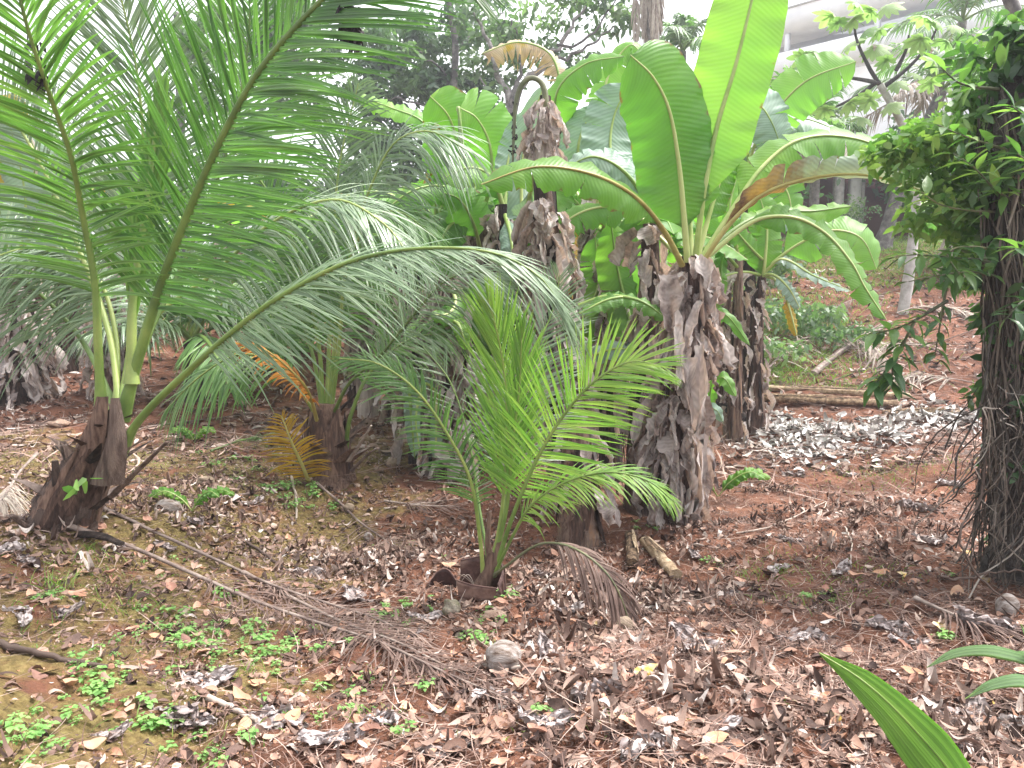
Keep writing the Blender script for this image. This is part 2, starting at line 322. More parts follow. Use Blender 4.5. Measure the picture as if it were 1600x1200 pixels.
# ------------------------------------------------------------------ builders of plants
UP = np.array([0, 0, 1.0])
def frond(parent, ctrl, facing, L=.9, n=60, start=.25, width=.016, mat='palm', rmat='rachis', rad=(.022, .004), droop=.35,
          ang=(68, 22), vee=15, rest=False, single=0, seed=None, jitter=.06, prof=None, part='frond', sides=(1, -1), broken=0.0, sidescale=(1, 1), tuck=0):
    """pinnate palm leaf: rachis tube as the part, its leaflets below it"""
    rg = np.random.default_rng(seed if seed is not None else rng.integers(1e9))
    pth = spline(ctrl, 41)
    if rest:
        pth[:, 2] = np.maximum(pth[:, 2], ground(pth[:, 0], pth[:, 1]) + .015)
    T = nrm(np.gradient(pth, axis=0))
    mb = MB(); u = np.linspace(0, 1, 41)
    rr = rad[0] * (1 - u) ** .8 + rad[1]; rr[:4] *= np.linspace(1.5, 1.0, 4)
    tube(mb, pth, rr, 7, squash=.7)
    ra = mb.obj(part, M[rmat], parent)
    fac = np.asarray(facing, float)
    t = np.linspace(start, .995, n)
    Ls, Ps, Ss, Ws, Ns = [], [], [], [], []
    for k, sgn in enumerate(sides):
        tt = np.clip(t + rg.normal(0, .25 / n, n) + (.4 / n if sgn < 0 else 0), 0, 1); x = tt * 40; i = np.clip(x.astype(int), 0, 39); f = (x - i)[:, None]
        b = pth[i] * (1 - f) + pth[i + 1] * f; tg = nrm(T[i] * (1 - f) + T[i + 1] * f)
        S = nrm(np.cross(tg, fac)); N = np.cross(S, tg)
        q = (tt - start) / (1 - start)
        ph = np.radians(ang[0] + (ang[1] - ang[0]) * q ** 1.2 + rg.normal(0, 3, n)); vv = np.radians(vee + rg.normal(0, 5, n))
        D = tg * np.cos(ph)[:, None] + (S * (sgn * np.cos(vv))[:, None] + N * np.sin(vv)[:, None]) * np.sin(ph)[:, None]
        D = nrm(D + rg.normal(0, jitter, (n, 3)))
        pr = (np.sin(np.pi * np.clip(q * .80 + .17, 0, 1)) ** .6) if prof is None else prof(q)
        ln = L * pr * (1 + rg.normal(0, .06, n)) * sidescale[k]
        if broken: ln = ln * np.where(rg.random(n) < broken, rg.uniform(.2, .6, n), 1)
        s = np.linspace(0, 1, 8)
        g = -UP * droop * (1 + .35 * rg.standard_normal(n)).clip(.2, 2)[:, None]
        pp = b[:, None] + D[:, None] * (ln[:, None] * (s - .18 * droop * s ** 2))[..., None] + g[:, None] * (ln[:, None] * s ** 2.1)[..., None]
        if tuck: pp = pp + tg[:, None] * (ln[:, None] * tuck * s ** 2)[..., None]
        if rest:
            gz = ground(pp[..., 0], pp[..., 1]) + .008 + .03 * rg.random((n, 1)); fl = pp[..., 2] - gz
            pp[..., 2] = gz + np.maximum(fl, 0) * (1 - .5 * s)
        td = nrm(np.gradient(pp, axis=1)); tw = rg.normal(0, .22, n)[:, None, None]
        Nn = np.broadcast_to(N[:, None], td.shape); sd_ = nrm(np.cross(td, Nn)); n2 = np.cross(sd_, td)
        sd2 = nrm(sd_ * np.cos(tw) + n2 * np.sin(tw)); n3 = np.cross(sd2, td)
        wv = width * (np.interp(s, [0, .12, .45, .8, 1], [.45, .9, 1, .6, .04]))[None] * (.8 + .4 * rg.random((n, 1))) * np.minimum(1, ln / L + .35)[:, None]
        Ps.append(pp); Ss.append(sd2); Ws.append(wv); Ns.append(n3); Ls.append(ln)
    Pt, Sd, Wd, Nn = map(np.concatenate, (Ps, Ss, Ws, Ns)); K = len(Pt); r = rg.random(K) * .6 + rg.random() * .4
    order = np.argsort(-np.concatenate(Ls)) if single else np.arange(K)
    for j in order[:single]:
        m1 = MB(); ribbons(m1, Pt[j:j+1], Sd[j:j+1], Wd[j:j+1], Nn[j:j+1], -.35, r[j:j+1]); m1.obj('leaflet', M[mat], ra)
    rst = order[single:]
    if len(rst):
        m2 = MB(); ribbons(m2, Pt[rst], Sd[rst], Wd[rst], Nn[rst], -.35, r[rst]); m2.obj('leaflets', M[mat], ra, kind='stuff')
    return ra

def bleaf(parent, ctrl, facing, W=.3, start=.15, mat='banana', rib='midrib', bend=.35, seed=None, tears=5, rad=(.026, .005), gap=.35, wave=.04,
          base=.14, tip=.4, sidebend=(1, 1), name='leaf', fold=.0):
    """banana leaf: midrib tube as the part with the two torn halves of its blade below it"""
    rg = np.random.default_rng(seed if seed is not None else rng.integers(1e9))
    pth = spline(ctrl, 61); T = nrm(np.gradient(pth, axis=0)); u = np.linspace(0, 1, 61)
    L = np.linalg.norm(np.diff(pth, axis=0), axis=1).sum()
    fac = np.asarray(facing, float)
    if fac.ndim == 1: fac = np.broadcast_to(fac, (61, 3))
    S = nrm(np.cross(T, fac)); N = np.cross(S, T)
    mb = MB(); bm = MB()
    for sgn, sb in zip((1, -1), sidebend):
        cuts = np.sort(rg.uniform(.08, .96, rg.poisson(tears))); cuts = np.r_[0, cuts[np.r_[True, np.diff(cuts) > .03]] if len(cuts) else [], 1.0]
        for a, b in zip(cuts[:-1], cuts[1:]):
            m = max(3, int((b - a) * 46) + 2); q = np.linspace(a, b, m); C = 7; uu = np.linspace(0, 1, C)
            dz = rg.normal(0, .16) * sb; ext = gap * rg.random() * .14 * min(1, (b - a) * 6)
            rv = rg.random()
            Q = q[:, None] + ((((q - a) / (b - a)) - .5)[:, None] * -ext * uu[None] ** 2) + .05 * uu[None] * (1 - q[:, None])
            Q = np.clip(Q, 0, 1); tq = start + (1 - start) * Q; x = tq * 60; i = np.clip(x.astype(int), 0, 59); f = (x - i)[..., None]
            p0 = pth[i] * (1 - f) + pth[i + 1] * f; s_ = nrm(S[i] * (1 - f) + S[i + 1] * f); n_ = nrm(N[i] * (1 - f) + N[i + 1] * f)
            wprof = W * np.minimum(1, (q / base + .02)) ** .7 * np.sqrt(np.clip(1 - ((q - (1 - tip)) / tip).clip(0) ** 2.2, 0, 1)); wprof = wprof[:, None]
            al = (bend * sb + dz * .6) * uu + fold
            # arc of the blade away from the midrib
            da = np.diff(uu, prepend=0)
            cx = np.cumsum(np.cos(al * 1.6) * da); cz = -np.cumsum(np.sin(al * 1.6) * da)
            wob = wave * uu[None] ** 1.5 * (np.sin(q[:, None] * 37 + rv * 9) + .6 * np.sin(q[:, None] * 83 + rv * 20)) * .5
            V = p0 + s_ * (sgn * wprof * cx[None])[..., None] + n_ * (wprof * cz[None] + wob * (wprof / W))[..., None]
            idx = np.arange(m * C).reshape(m, C)
            F = np.stack([idx[:-1, :-1], idx[:-1, 1:], idx[1:, 1:], idx[1:, :-1]], -1).reshape(-1, 4)
            uv = np.stack(np.broadcast_arrays(.5 + sgn * .5 * uu[None], q[:, None] * L / 2.0), -1)
            bm.add(V, F, uv, np.full(m * C, .3 + .3 * rv + .4 * ((seed or 3) * 7919 % 97) / 97))
    tube(mb, pth, rad[0] * (1 - u) ** .9 + rad[1], 8, squash=.8)
    ra = mb.obj(name, M[rib], parent); bm.obj('blade', M[mat], ra)
    return ra

def curl_mesh(kind, seed):
    """one dry banana-leaf scrap hanging down from its top edge: a creased, pointed sheet"""
    rg = np.random.default_rng(seed); N, C = 9, 7
    L = rg.uniform(.14, .42); Wd = rg.uniform(.022, .075); s = np.linspace(0, 1, N); u = np.linspace(-1, 1, C)
    prof = np.interp(s, [0, .12, rg.uniform(.3, .8), 1], [rg.uniform(.3, .9), rg.uniform(.5, 1), 1, rg.uniform(.0, .7)])
    prof = prof * (1 + rg.normal(0, .2, N)); nf = rg.integers(1, 4); ph = rg.uniform(0, 6); tw = rg.normal(0, .9) * s + rg.normal(0, .5)
    skew = rg.normal(0, .5)
    V = np.zeros((N, C, 3))
    for i in range(N):
        fold = np.abs(((u * nf + ph / 3) % 2) - 1) - .5; amp = rg.uniform(.7, 1.1) * Wd * .8 * (.35 + s[i])
        x = u * Wd * prof[i] + skew * Wd * s[i]; y = fold * amp - (u ** 2) * Wd * .6
        c, s_ = math.cos(tw[i]), math.sin(tw[i])
        V[i, :, 0] = x * c - y * s_; V[i, :, 1] = x * s_ + y * c - .05 * math.sin(s[i] * 2.6) - .015 - .05 * rg.random() * s[i]
        V[i, :, 2] = -s[i] * L * (1 - .25 * np.abs(u) * rg.random()) + .02 * np.sin(u * 3 + seed) * s[i]
    V += rg.normal(0, .004, V.shape)
    idx = np.arange(N * C).reshape(N, C); F = np.stack([idx[:-1, :-1], idx[:-1, 1:], idx[1:, 1:], idx[1:, :-1]], -1).reshape(-1, 4)
    mb = MB(); mb.add(V, F, np.stack(np.broadcast_arrays((u + 1)[None] / 2, s[:, None]), -1), np.full(N * C, rg.random()))
    return mb
CURL = [curl_mesh(0, k).mesh('dry_scrap', M['banana_dry'], smooth=False) for k in range(24)]
def hang_dry(parent, path, rad, cnt, t0=0.1, t1=1.0, size=1.0, name='dry_leaf', flare=.25):
    cnt = min(290, int(cnt * 1.35))
    """dry leaf scraps hung all round a stem"""
    pth = spline(path, 40); rad = np.interp(np.linspace(0, 1, 40), np.linspace(0, 1, len(rad)), rad)
    for k in range(cnt):
        t = t0 + (t1 - t0) * ((k + random.random()) / cnt); i = int(t * 39); a = random.uniform(0, 6.283)
        if math.sin(a) > .35 and random.random() < .6: a = -a
        d = np.array([math.cos(a), math.sin(a), 0]); p = pth[i] + d * (rad[i] + .012) + np.array([0, 0, .05])
        o = link(name, random.choice(CURL), parent); o.location = p
        sc_ = size * random.uniform(.65, 1.35); o.scale = (sc_ * random.uniform(.6, 1.3), sc_, sc_ * random.uniform(.7, 1.3))
        o.rotation_euler = (random.uniform(-.1, flare + .3) * -1, random.gauss(0, .14), a + math.pi / 2 + random.gauss(0, .35))
def ragged(parent, path, rad, name='pseudostem', mat='pseudostem', n=18, N=36, extra=10):
    """stem with lapping sheaths: a fluted tube and split sheath strips over it"""
    pth = spline(path, N); r = np.interp(np.linspace(0, 1, N), np.linspace(0, 1, len(rad)), rad)
    mb = MB(); tube(mb, pth, r, n, wob=.05)
    st = mb.obj(name, M[mat], parent)
    K = extra
    if K:
        m2 = MB(); P_, S_, W_, N_ = [], [], [], []
        for k in range(K):
            a = random.uniform(0, 6.283); i0 = random.randint(0, N - 14); ln = random.randint(9, 13)
            ii = np.linspace(i0 + ln, i0, 10); ang = a + np.linspace(0, random.gauss(0, .4), 10)
            c = np.stack([np.interp(ii, np.arange(N), pth[:, j]) for j in range(3)], -1); ro = np.interp(ii, np.arange(N), r) * 1.04 + np.linspace(0, random.uniform(.0, .05), 10) ** 1.0
            d = np.stack([np.cos(ang), np.sin(ang), 0 * ang], -1)
            P_.append(c + d * ro[:, None]); S_.append(np.cross(d, UP)); W_.append(np.interp(np.linspace(0, 1, 10), [0, .3, 1], [.5, 1, .25]) * random.uniform(.3, .55) * r.mean()); N_.append(d)
        ribbons(m2, np.array(P_), np.array(S_), np.array(W_), np.array(N_), -.35, cols=5)
        m2.obj('sheath', M[mat], st)
    return st
# ------------------------------------------------------------------ ground
def ground_mat():
    m, t, o = mk('red_soil'); p = gen(t)
    mo = nd(t, 'ShaderNodeAttribute', attribute_name='rnd').outputs['Fac']
    c = ramp(t, noise(t, 3.0, 8, p, .7), [(.3, (.07, .029, .017)), (.45, (.16, .062, .034)), (.58, (.27, .108, .06)), (.72, (.38, .18, .11))])
    c = mixc(t, math_(t, 'MULTIPLY', noise(t, 60, 4, p), .7), c, (.12, .07, .055))
    ms = ramp(t, noise(t, 24, 6, p), [(.3, (.075, .075, .024)), (.5, (.18, .155, .05)), (.7, (.3, .27, .1))])
    k = math_(t, 'MULTIPLY', math_(t, 'SUBTRACT', math_(t, 'ADD', mo, noise(t, 1.9, 7, p, .68)), .92), 7.0)
    cl = nd(t, 'ShaderNodeClamp'); t.links.new(k, cl.inputs[0])
    c = mixc(t, math_(t, 'MULTIPLY', cl.outputs[0], .68), c, ms)
    b = nd(t, 'ShaderNodeBsdfPrincipled'); t.links.new(c, b.inputs['Base Color']); b.inputs['Roughness'].default_value = .9; b.inputs['Specular IOR Level'].default_value = .2
    bp = nd(t, 'ShaderNodeBump'); bp.inputs['Strength'].default_value = .9; bp.inputs['Distance'].default_value = .03
    t.links.new(math_(t, 'ADD', noise(t, 45, 6, p, .7), math_(t, 'MULTIPLY', noise(t, 9, 3, p), 2.0)), bp.inputs['Height'])
    t.links.new(bp.outputs[0], b.inputs['Normal']); t.links.new(b.outputs[0], o.inputs[0]); return m
def mossiness(x, y):
    a = .45 * sstep(.2, -1.6, x) * sstep(1, 2, y) * sstep(12, 9, y) + .1
    a = a + .28 * sstep(12.5, 15, y) * sstep(1, 3, x) * sstep(7.5, 5.0, x - (y - 14) * .4) * sstep(21, 18, y) + .6 * sstep(19, 21.5, y) + .16 * np.exp(-((x - 2.2) ** 2 + (y - 7.0) ** 2) / 1.5) + .3 * sstep(13, 16, y) * sstep(-.5, -4, x)
    return a
ys = np.concatenate([np.arange(-8, 1, .5), np.arange(1, 9, .05), np.arange(9, 16, .09), np.arange(16, 30, .25), 30 * 1.09 ** np.arange(0, 29)])
us = np.linspace(-1, 1, 241); us = np.sign(us) * np.abs(us) ** 1.25
X = us[None] * (4.0 + np.abs(ys)[:, None] * 1.05); Y = np.broadcast_to(ys[:, None], X.shape)
Z = ground(X, Y)
fine = .012 * np.sin(X * 41 + np.sin(Y * 33) * 2) * np.sin(Y * 37 + np.cos(X * 29) * 2) * (Y < 12)
V = np.stack([X, Y, Z + fine], -1); nR, nC = X.shape
idx = np.arange(nR * nC).reshape(nR, nC)
F = np.stack([idx[:-1, :-1], idx[:-1, 1:], idx[1:, 1:], idx[1:, :-1]], -1).reshape(-1, 4)
g = MB(); g.add(V, F, None, mossiness(X, Y)); g.obj('ground', ground_mat(), kind='structure')

# ------------------------------------------------------------------ far background: house, red building, trees
def box(mb, x0, x1, y0, y1, z0, z1, rot=None, org=(0, 0, 0)):
    v = np.array([[x, y, z] for x in (x0, x1) for y in (y0, y1) for z in (z0, z1)], float)
    if rot is not None:
        c, s_ = math.cos(rot), math.sin(rot); v = np.stack([v[:, 0] * c - v[:, 1] * s_, v[:, 0] * s_ + v[:, 1] * c, v[:, 2]], -1)
    f = [[0, 1, 3, 2], [4, 6, 7, 5], [0, 4, 5, 1], [2, 3, 7, 6], [0, 2, 6, 4], [1, 5, 7, 3]]
    mb.add(v + np.array(org), f)
    return mb
hA = P(1165, 100, 46); hB = P(1700, 100, 34); hr = math.atan2(hB[1] - hA[1], hB[0] - hA[0]); hl = float(np.hypot(*(hB - hA)[:2]))
house = thing('white_house', 'white two storey house with flat overhanging roof on the slope behind the palms', 'house', (hA[0], hA[1], float(ground(hA[0], hA[1])) - .5))
hz = lambda py: P(1200, py, 45)[2]
def hbox(name, mat, x0, x1, y0, y1, z0, z1, par=house):
    return box(MB(), x0, x1, y0, y1, z0, z1, hr, (hA[0], hA[1], 0)).obj(name, M[mat], par, smooth=False)
hbox('lower_wall', 'whitepaint', 0, hl, 0, 9, float(ground(hA[0], hA[1])) - .6, hz(135))
hbox('recessed_wall', 'bluegrey', .3, hl - .3, 1.6, 9, hz(135), hz(64))
hbox('roof_fascia', 'whitepaint', -.4, hl + .4, -.5, 9.4, hz(64), hz(28))
rf = hbox('roof_edge', 'greyroof', -.5, hl + .5, -.6, 9.5, hz(28) + .002, hz(25))
bb = hbox('balcony_wall', 'whitepaint', -.2, hl, -.9, 0.0 - .003, hz(135), hz(96))
for q in (2.6, 7.4, 12.2, 17.0): hbox('column', 'whitepaint', q, q + .22, -.45, -.2, hz(96), hz(64) - .003)
for q in (2.0, 5.2): box(MB(), q, q + .3, -.4, -.2, hz(25) + .002, hz(21), hr, (hA[0], hA[1], 0)).obj('roof_vent', M['greyroof'], house)
for q in (4.2, 8.6, 13.6):
    fr = hbox('window', 'greyroof', q, q + 1.5, 1.52, 1.6 - .003, hz(118), hz(76)); box(MB(), q + .08, q + 1.42, 1.49, 1.515, hz(118) + .08, hz(76) - .08, hr, (hA[0], hA[1], 0)).obj('pane', M['bluegrey'], fr)

a0 = P(1286, 372, 27); 
red = thing('red_outbuilding', 'low dark red outbuilding with two pale posts behind the grass', 'shed', (a0[0], a0[1], float(ground(a0[0], a0[1]))))
gz = float(ground(a0[0] + 1.5, 27)) - .2
box(MB(), a0[0] - .5, a0[0] + 6.5, 28.4, 31, gz - .3, gz + 2.6).obj('wall', M['redwall'], red, smooth=False)
box(MB(), a0[0] - 1, a0[0] + 7, 27, 31.5, gz + 2.602, gz + 2.85).obj('roof', M['greyroof'], red, smooth=False)
for px_, ww in ((1309, .14), (1334, .17), (1345, .05)):
    q = P(px_, 340, 27.3); box(MB(), q[0] - ww, q[0] + ww, 27.2, 27.5, gz - .4, gz + 2.6).obj('post', M['concrete'], red, smooth=False)
for i, px_ in enumerate((1478, 1502)):
    q = at(px_, 21); mb = MB(); tube(mb, [q + [0, 0, -.2], q + [.03, 0, .5], q + [0, 0, 1.0]], [.16, .14, .13], 9, wob=.04)
    tag(mb.obj('tree_stump', M['bark_pale']), ['pale cut stump beyond the grass, left one of two', 'pale cut stump beyond the grass, right one of two'][i], 'stump')

def leafcloud(mb, cen, rad, n, size, sub_=14, flat=.35, aspect=2.2, down=.3, cols=2):
    """n small leaves in sub-clumps inside an ellipsoid"""
    cen = np.asarray(cen, float); rad = np.asarray(rad, float)
    d = nrm(rng.standard_normal((sub_, 3))) * (rng.random((sub_, 1)) ** .45); sc_ = cen + d * rad
    k = rng.integers(0, sub_, n); sp = rad.mean() * flat * rng.uniform(.5, 1.2, sub_)[k][:, None]
    p = sc_[k] + rng.standard_normal((n, 3)) * sp * [1, 1, .75] * .6
    D = nrm(rng.standard_normal((n, 3)) * [1, 1, .6] - [0, 0, down]); S = nrm(np.cross(D, rng.standard_normal((n, 3)))); N = np.cross(S, D)
    ln = size * rng.uniform(.6, 1.3, n); s = np.array([0, .35, .7, 1.0])
    pp = p[:, None] + D[:, None] * (ln[:, None] * s)[..., None] - UP * (ln[:, None] * .25 * s ** 2)[..., None]
    W = ln[:, None] / aspect * np.array([.12, .5, .42, .03])[None]
    ex = lambda a: np.repeat(a[:, None], 4, 1)
    ribbons(mb, pp, ex(S), W, ex(N), .25, np.clip(.5 + .35 * rng.standard_normal(sub_)[k] + .1 * rng.standard_normal(n), 0, 1), cols=cols)
def tree(label, trunk, rad, limbs, crowns, lsize, lmat='tree', bmat='bark', grp=None, name='broadleaf_tree', cat='tree', aspect=2.2, flat=.35):
    tr = PP(trunk) if len(trunk[0]) == 3 else np.array(trunk)
    b = tr[0].copy(); b[2] = float(ground(b[0], b[1])) - .1; tr = np.vstack([b[None], tr]) if tr[0][2] > b[2] + .3 else tr
    e = thing(name, label, cat, b, grp)
    mb = MB(); q = spline(tr, 16); tube(mb, q, np.linspace(rad[0], rad[1], 16), 9, wob=.06); st = mb.obj('trunk', M[bmat], e)
    for l in limbs:
        q = spline(PP(l[:-1]), 14); q[1:-1] += rng.normal(0, .04, (12, 3)); mb = MB(); tube(mb, q, np.linspace(l[-1], l[-1] * .3, 14), 6, wob=.05); mb.obj('limb', M[bmat], e)
    mb = MB()
    for (px, py, Y_, rx, ry, n) in crowns: leafcloud(mb, P(px, py, Y_), (rx / FOC * Y_, max(rx, ry) * .6 / FOC * Y_, ry / FOC * Y_), n, lsize, 16, flat, aspect)
    mb.obj('crown', M[lmat], e, kind='stuff')
    return e
tree('tall dense dark tree whose pinkish trunk forks behind the arching palm frond', [(712, 300, 27), (705, 180, 27), (712, 70, 27), (700, 0, 27)], (.2, .1),
     [(700, 150, 27, 680, 110, 27, 640, 60, 27, .1)[0:0] or (700, 160, 27)] and [[(708, 150, 27), (690, 110, 27), (650, 80, 26.5), .07], [(700, 190, 27), (660, 165, 26.5), (600, 150, 26), .05], [(712, 80, 27), (750, 40, 27), (790, 20, 27), .06]],
     [(600, 150, 27, 70, 60, 1500), (690, 130, 28, 80, 70, 2400), (730, 230, 28, 60, 60, 1500), (640, 240, 28, 60, 50, 1300), (570, 210, 27, 60, 60, 1200), (720, 40, 28, 90, 55, 1500), (620, 60, 27, 80, 55, 1400)], .26)
tree('open crowned tree with thick pale forked trunk behind the banana flower stalk', [(795, 330, 24), (793, 240, 24), (800, 170, 24), (812, 130, 24)], (.3, .16),
     [[(800, 170, 24), (780, 120, 24), (765, 70, 24), (740, 20, 24), .12], [(810, 140, 24), (850, 100, 24), (880, 60, 24), (915, 10, 24), .12], [(845, 100, 24), (900, 85, 24), (960, 40, 24), .07], [(793, 210, 24), (765, 170, 24), (750, 120, 24), .07], [(800, 160, 24), (815, 90, 24), (800, 30, 24), .07],
      [(870, 70, 24), (905, 70, 24), (950, 20, 24), (975, -20, 24), .05]],
     [(770, 110, 24.5, 50, 40, 420), (830, 60, 24.5, 60, 36, 420), (760, 30, 24.5, 60, 36, 520), (905, 100, 24.5, 50, 22, 300), (960, 20, 24.5, 60, 36, 460), (870, 10, 24.5, 70, 26, 420), (740, 180, 24.5, 26, 36, 260)], .24, 'tree_pale')
tree('leafy tree with sparse crown behind the gap in the upright palm fronds', [(285, 300, 26), (280, 100, 26), (275, 20, 26)], (.2, .1), [[(280, 110, 26), (310, 60, 26), (340, 30, 26), .06]],
     [(300, 70, 26, 40, 40, 500), (380, 60, 27, 70, 70, 1500), (470, 120, 27, 80, 90, 1800), (460, 20, 27, 70, 50, 900), (360, 190, 26, 70, 70, 1300)], .26, 'tree_pale')
tree('bushy green tree behind the fronds on the left edge', [(60, 340, 24), (60, 200, 24), (55, 120, 24)], (.2, .1), [], [(40, 260, 24, 80, 60, 1500), (120, 310, 24, 80, 60, 1300), (-40, 200, 24, 70, 80, 1000)], .26, 'tree_pale')
tree('grey leaning trunk with thin crown above the house roof at the top right corner', [(1640, 300, 14), (1625, 120, 14), (1600, 50, 14), (1565, -30, 14)], (.14, .1), [], [(1560, -60, 14, 60, 30, 400)], .14, 'tree_pale')
# undergrowth: one mass that fills the view between the stems
mb = MB()
for (px, py, Y_, rx, ry, n) in [(120, 440, 24, 160, 60, 3600), (330, 430, 25, 160, 80, 3600), (520, 420, 25, 130, 90, 3200), (650, 400, 25, 100, 110, 2600), (780, 400, 25, 110, 120, 2600), (930, 340, 25, 110, 110, 2200),
        (-60, 420, 24, 120, 90, 1800), (1080, 250, 27, 90, 120, 1800), (1180, 290, 28, 80, 70, 1200), (1480, 240, 26, 120, 70, 1800), (1500, 310, 26, 90, 30, 1000), (560, 300, 27, 120, 70, 1600), (420, 320, 27, 120, 80, 1600)]:
    leafcloud(mb, P(px, py, Y_), (rx / FOC * Y_, 2.2, ry / FOC * Y_), n, .3, 26, .3)
mb.obj('undergrowth', M['tree'], kind='stuff')
mb = MB()
for (px, py, Y_, rx, ry, n) in [(100, 520, 19, 150, 40, 2600), (300, 510, 20, 150, 40, 2600), (480, 500, 20, 110, 40, 1800), (1240, 490, 15.5, 90, 14, 900), (1310, 520, 15, 70, 10, 500), (1200, 540, 14, 50, 8, 300), (1215, 400, 17, 26, 24, 700), (1330, 330, 25, 30, 20, 300), (1180, 440, 17, 30, 30, 500)]:
    leafcloud(mb, P(px, py, Y_), (rx / FOC * Y_, 1.2, ry / FOC * Y_), n, .13, 26, .3)
mb.obj('weeds', M['tree_pale'], kind='stuff')

# ------------------------------------------------------------------ palms
CAMF = (0, -1, .35)
def palm_trunk(par, pts, rad, boots, mat='palmtrunk', blen=.35):
    q = PP(pts); q[0][2] -= .05; pth = spline(q, 20)
    mb = MB(); tube(mb, pth, np.interp(np.linspace(0, 1, 20), np.linspace(0, 1, len(rad)), rad), 16, wob=.07); st = mb.obj('trunk', M[mat], par)
    P_, S_, W_, N_ = [], [], [], []
    for k in range(boots * 2):
        a = random.uniform(0, 6.283); i0 = random.randint(0, 8); ii = np.linspace(i0, i0 + 11, 10); ang = a + np.linspace(0, random.gauss(0, .5), 10)
        c_ = np.stack([np.interp(ii, np.arange(20), pth[:, j]) for j in range(3)], -1); ro = np.interp(ii / 19, np.linspace(0, 1, len(rad)), rad) * 1.03 + np.linspace(0, random.uniform(0, .07), 10)
        d = np.stack([np.cos(ang), np.sin(ang), 0 * ang], -1); P_.append(c_ + d * ro[:, None]); S_.append(np.cross(d, UP)); N_.append(d); W_.append(np.interp(np.linspace(0, 1, 10), [0, .3, 1], [.8, 1, .1]) * random.uniform(.12, .4) * rad[0])
    m2 = MB(); ribbons(m2, np.array(P_), np.array(S_), np.array(W_), np.array(N_), -.4, cols=5); m2.obj('sheath_fibre', M['fibre'], st, kind='stuff')
    for k in range(boots):
        i = random.randint(1, 15); a = random.uniform(0, 6.283); d = np.array([math.cos(a), math.sin(a), 0]); r_ = np.interp(i / 19, np.linspace(0, 1, len(rad)), rad)
        p0 = pth[i] + d * r_ * .5; L_ = blen * random.uniform(.6, 1.3); T_ = nrm(pth[min(i + 1, 19)] - pth[i]); up_ = T_ * L_ * random.uniform(.5, 1)
        pp = np.array([p0, p0 + d * r_ * .6 + up_ * .35, p0 + d * (r_ * .8 + L_ * .22) + up_ * .8, p0 + d * (r_ * .8 + L_ * .45) + up_ * random.uniform(.8, 1.1)])
        m2 = MB(); pp = spline(pp, 9); S_ = np.broadcast_to(np.cross(d, UP), (9, 3)); N_ = np.broadcast_to(d, (9, 3))
        ribbons(m2, pp[None], S_[None], (r_ * np.linspace(.75, .06, 9) * random.uniform(.6, 1.1))[None], N_[None], -.6, cols=7)
        m2.obj('leaf_base', M[random.choice(['palmtrunk', 'fibre', 'rachis_dead'])], par)
    return st
# left palm
b = G(112, 815)
pa = thing('coconut_palm', 'large coconut palm on the left with leaning stump-like base and tall fronds', 'palm tree', b)
palm_trunk(pa, [(88, 828, 5.35), (118, 765, 5.35), (152, 700, 5.3), (174, 636, 5.3)], (.25, .19, .12, .075), 20)
for pts_, r0 in (([(98, 812, 5.3), (90, 775, 5.2), (86, 720, 5.15)], .045), ([(175, 775, 5.3), (215, 735, 5.2), (262, 690, 5.1)], .035), ([(70, 835, 5.2), (45, 825, 5.1), (18, 805, 5.0)], .05), ([(125, 835, 5.2), (160, 838, 5.1), (190, 850, 5.0)], .05)):
    mb = MB(); tube(mb, spline(PP(pts_), 10), np.linspace(r0, r0 * .5, 10), 8, squash=.5, wob=.08); mb.obj('leaf_base', M['palmtrunk'], pa)
mb = MB(); pp = spline(PP([(135, 715, 5.15), (150, 660, 5.12), (158, 620, 5.14)]), 8)
ribbons(mb, pp[None], np.broadcast_to([1., 0, 0], (1, 8, 3)), np.linspace(.09, .04, 8)[None], np.broadcast_to([0, -1., 0], (1, 8, 3)), -.5, cols=7); mb.obj('sheath', M['fibre'], pa)
mb = MB(); pp = spline(PP([(160, 760, 5.12), (178, 690, 5.1), (178, 622, 5.12)]), 8)
ribbons(mb, pp[None], np.broadcast_to([1., 0, 0], (1, 8, 3)), np.linspace(.12, .03, 8)[None], np.broadcast_to([0, -1., 0], (1, 8, 3)), -.5, cols=7); mb.obj('sheath', M['palmtrunk'], pa)
# fronds at the back first
frond(pa, PP([(185, 650, 5.4), (200, 560, 5.6), (218, 400, 5.9), (225, 250, 6.0), (212, 100, 6.0), (180, -40, 5.9)]), (0.3, -1, .2), 1.0, 110, .34, .0085, 'palm_grey', rad=(.02, .004), ang=(58, 25), vee=10, droop=.12, seed=3)
frond(pa, PP([(182, 640, 5.5), (180, 520, 5.8), (150, 430, 6.0), (90, 388, 6.0), (20, 392, 5.9), (-60, 430, 5.8)]), (0, -.3, 1), .7, 90, .3, .0085, 'palm_grey', rad=(.02, .004), ang=(75, 25), vee=-12, droop=.65, seed=4)
frond(pa, PP([(190, 640, 5.5), (240, 500, 5.9), (330, 430, 6.1), (430, 345, 6.1), (525, 312, 6.0), (600, 350, 5.9), (640, 400, 5.8)]), (0, -.5, .9), .85, 110, .28, .0085, 'palm_grey', rad=(.022, .004), ang=(68, 18), vee=-5, droop=.55, seed=5)
frond(pa, PP([(183, 640, 5.5), (120, 520, 5.9), (20, 420, 6.1), (-80, 330, 6.1), (-200, 280, 6)]), (0, -.8, .6), .85, 90, .3, .0085, 'palm_grey', ang=(65, 22), vee=0, droop=.45, seed=6)
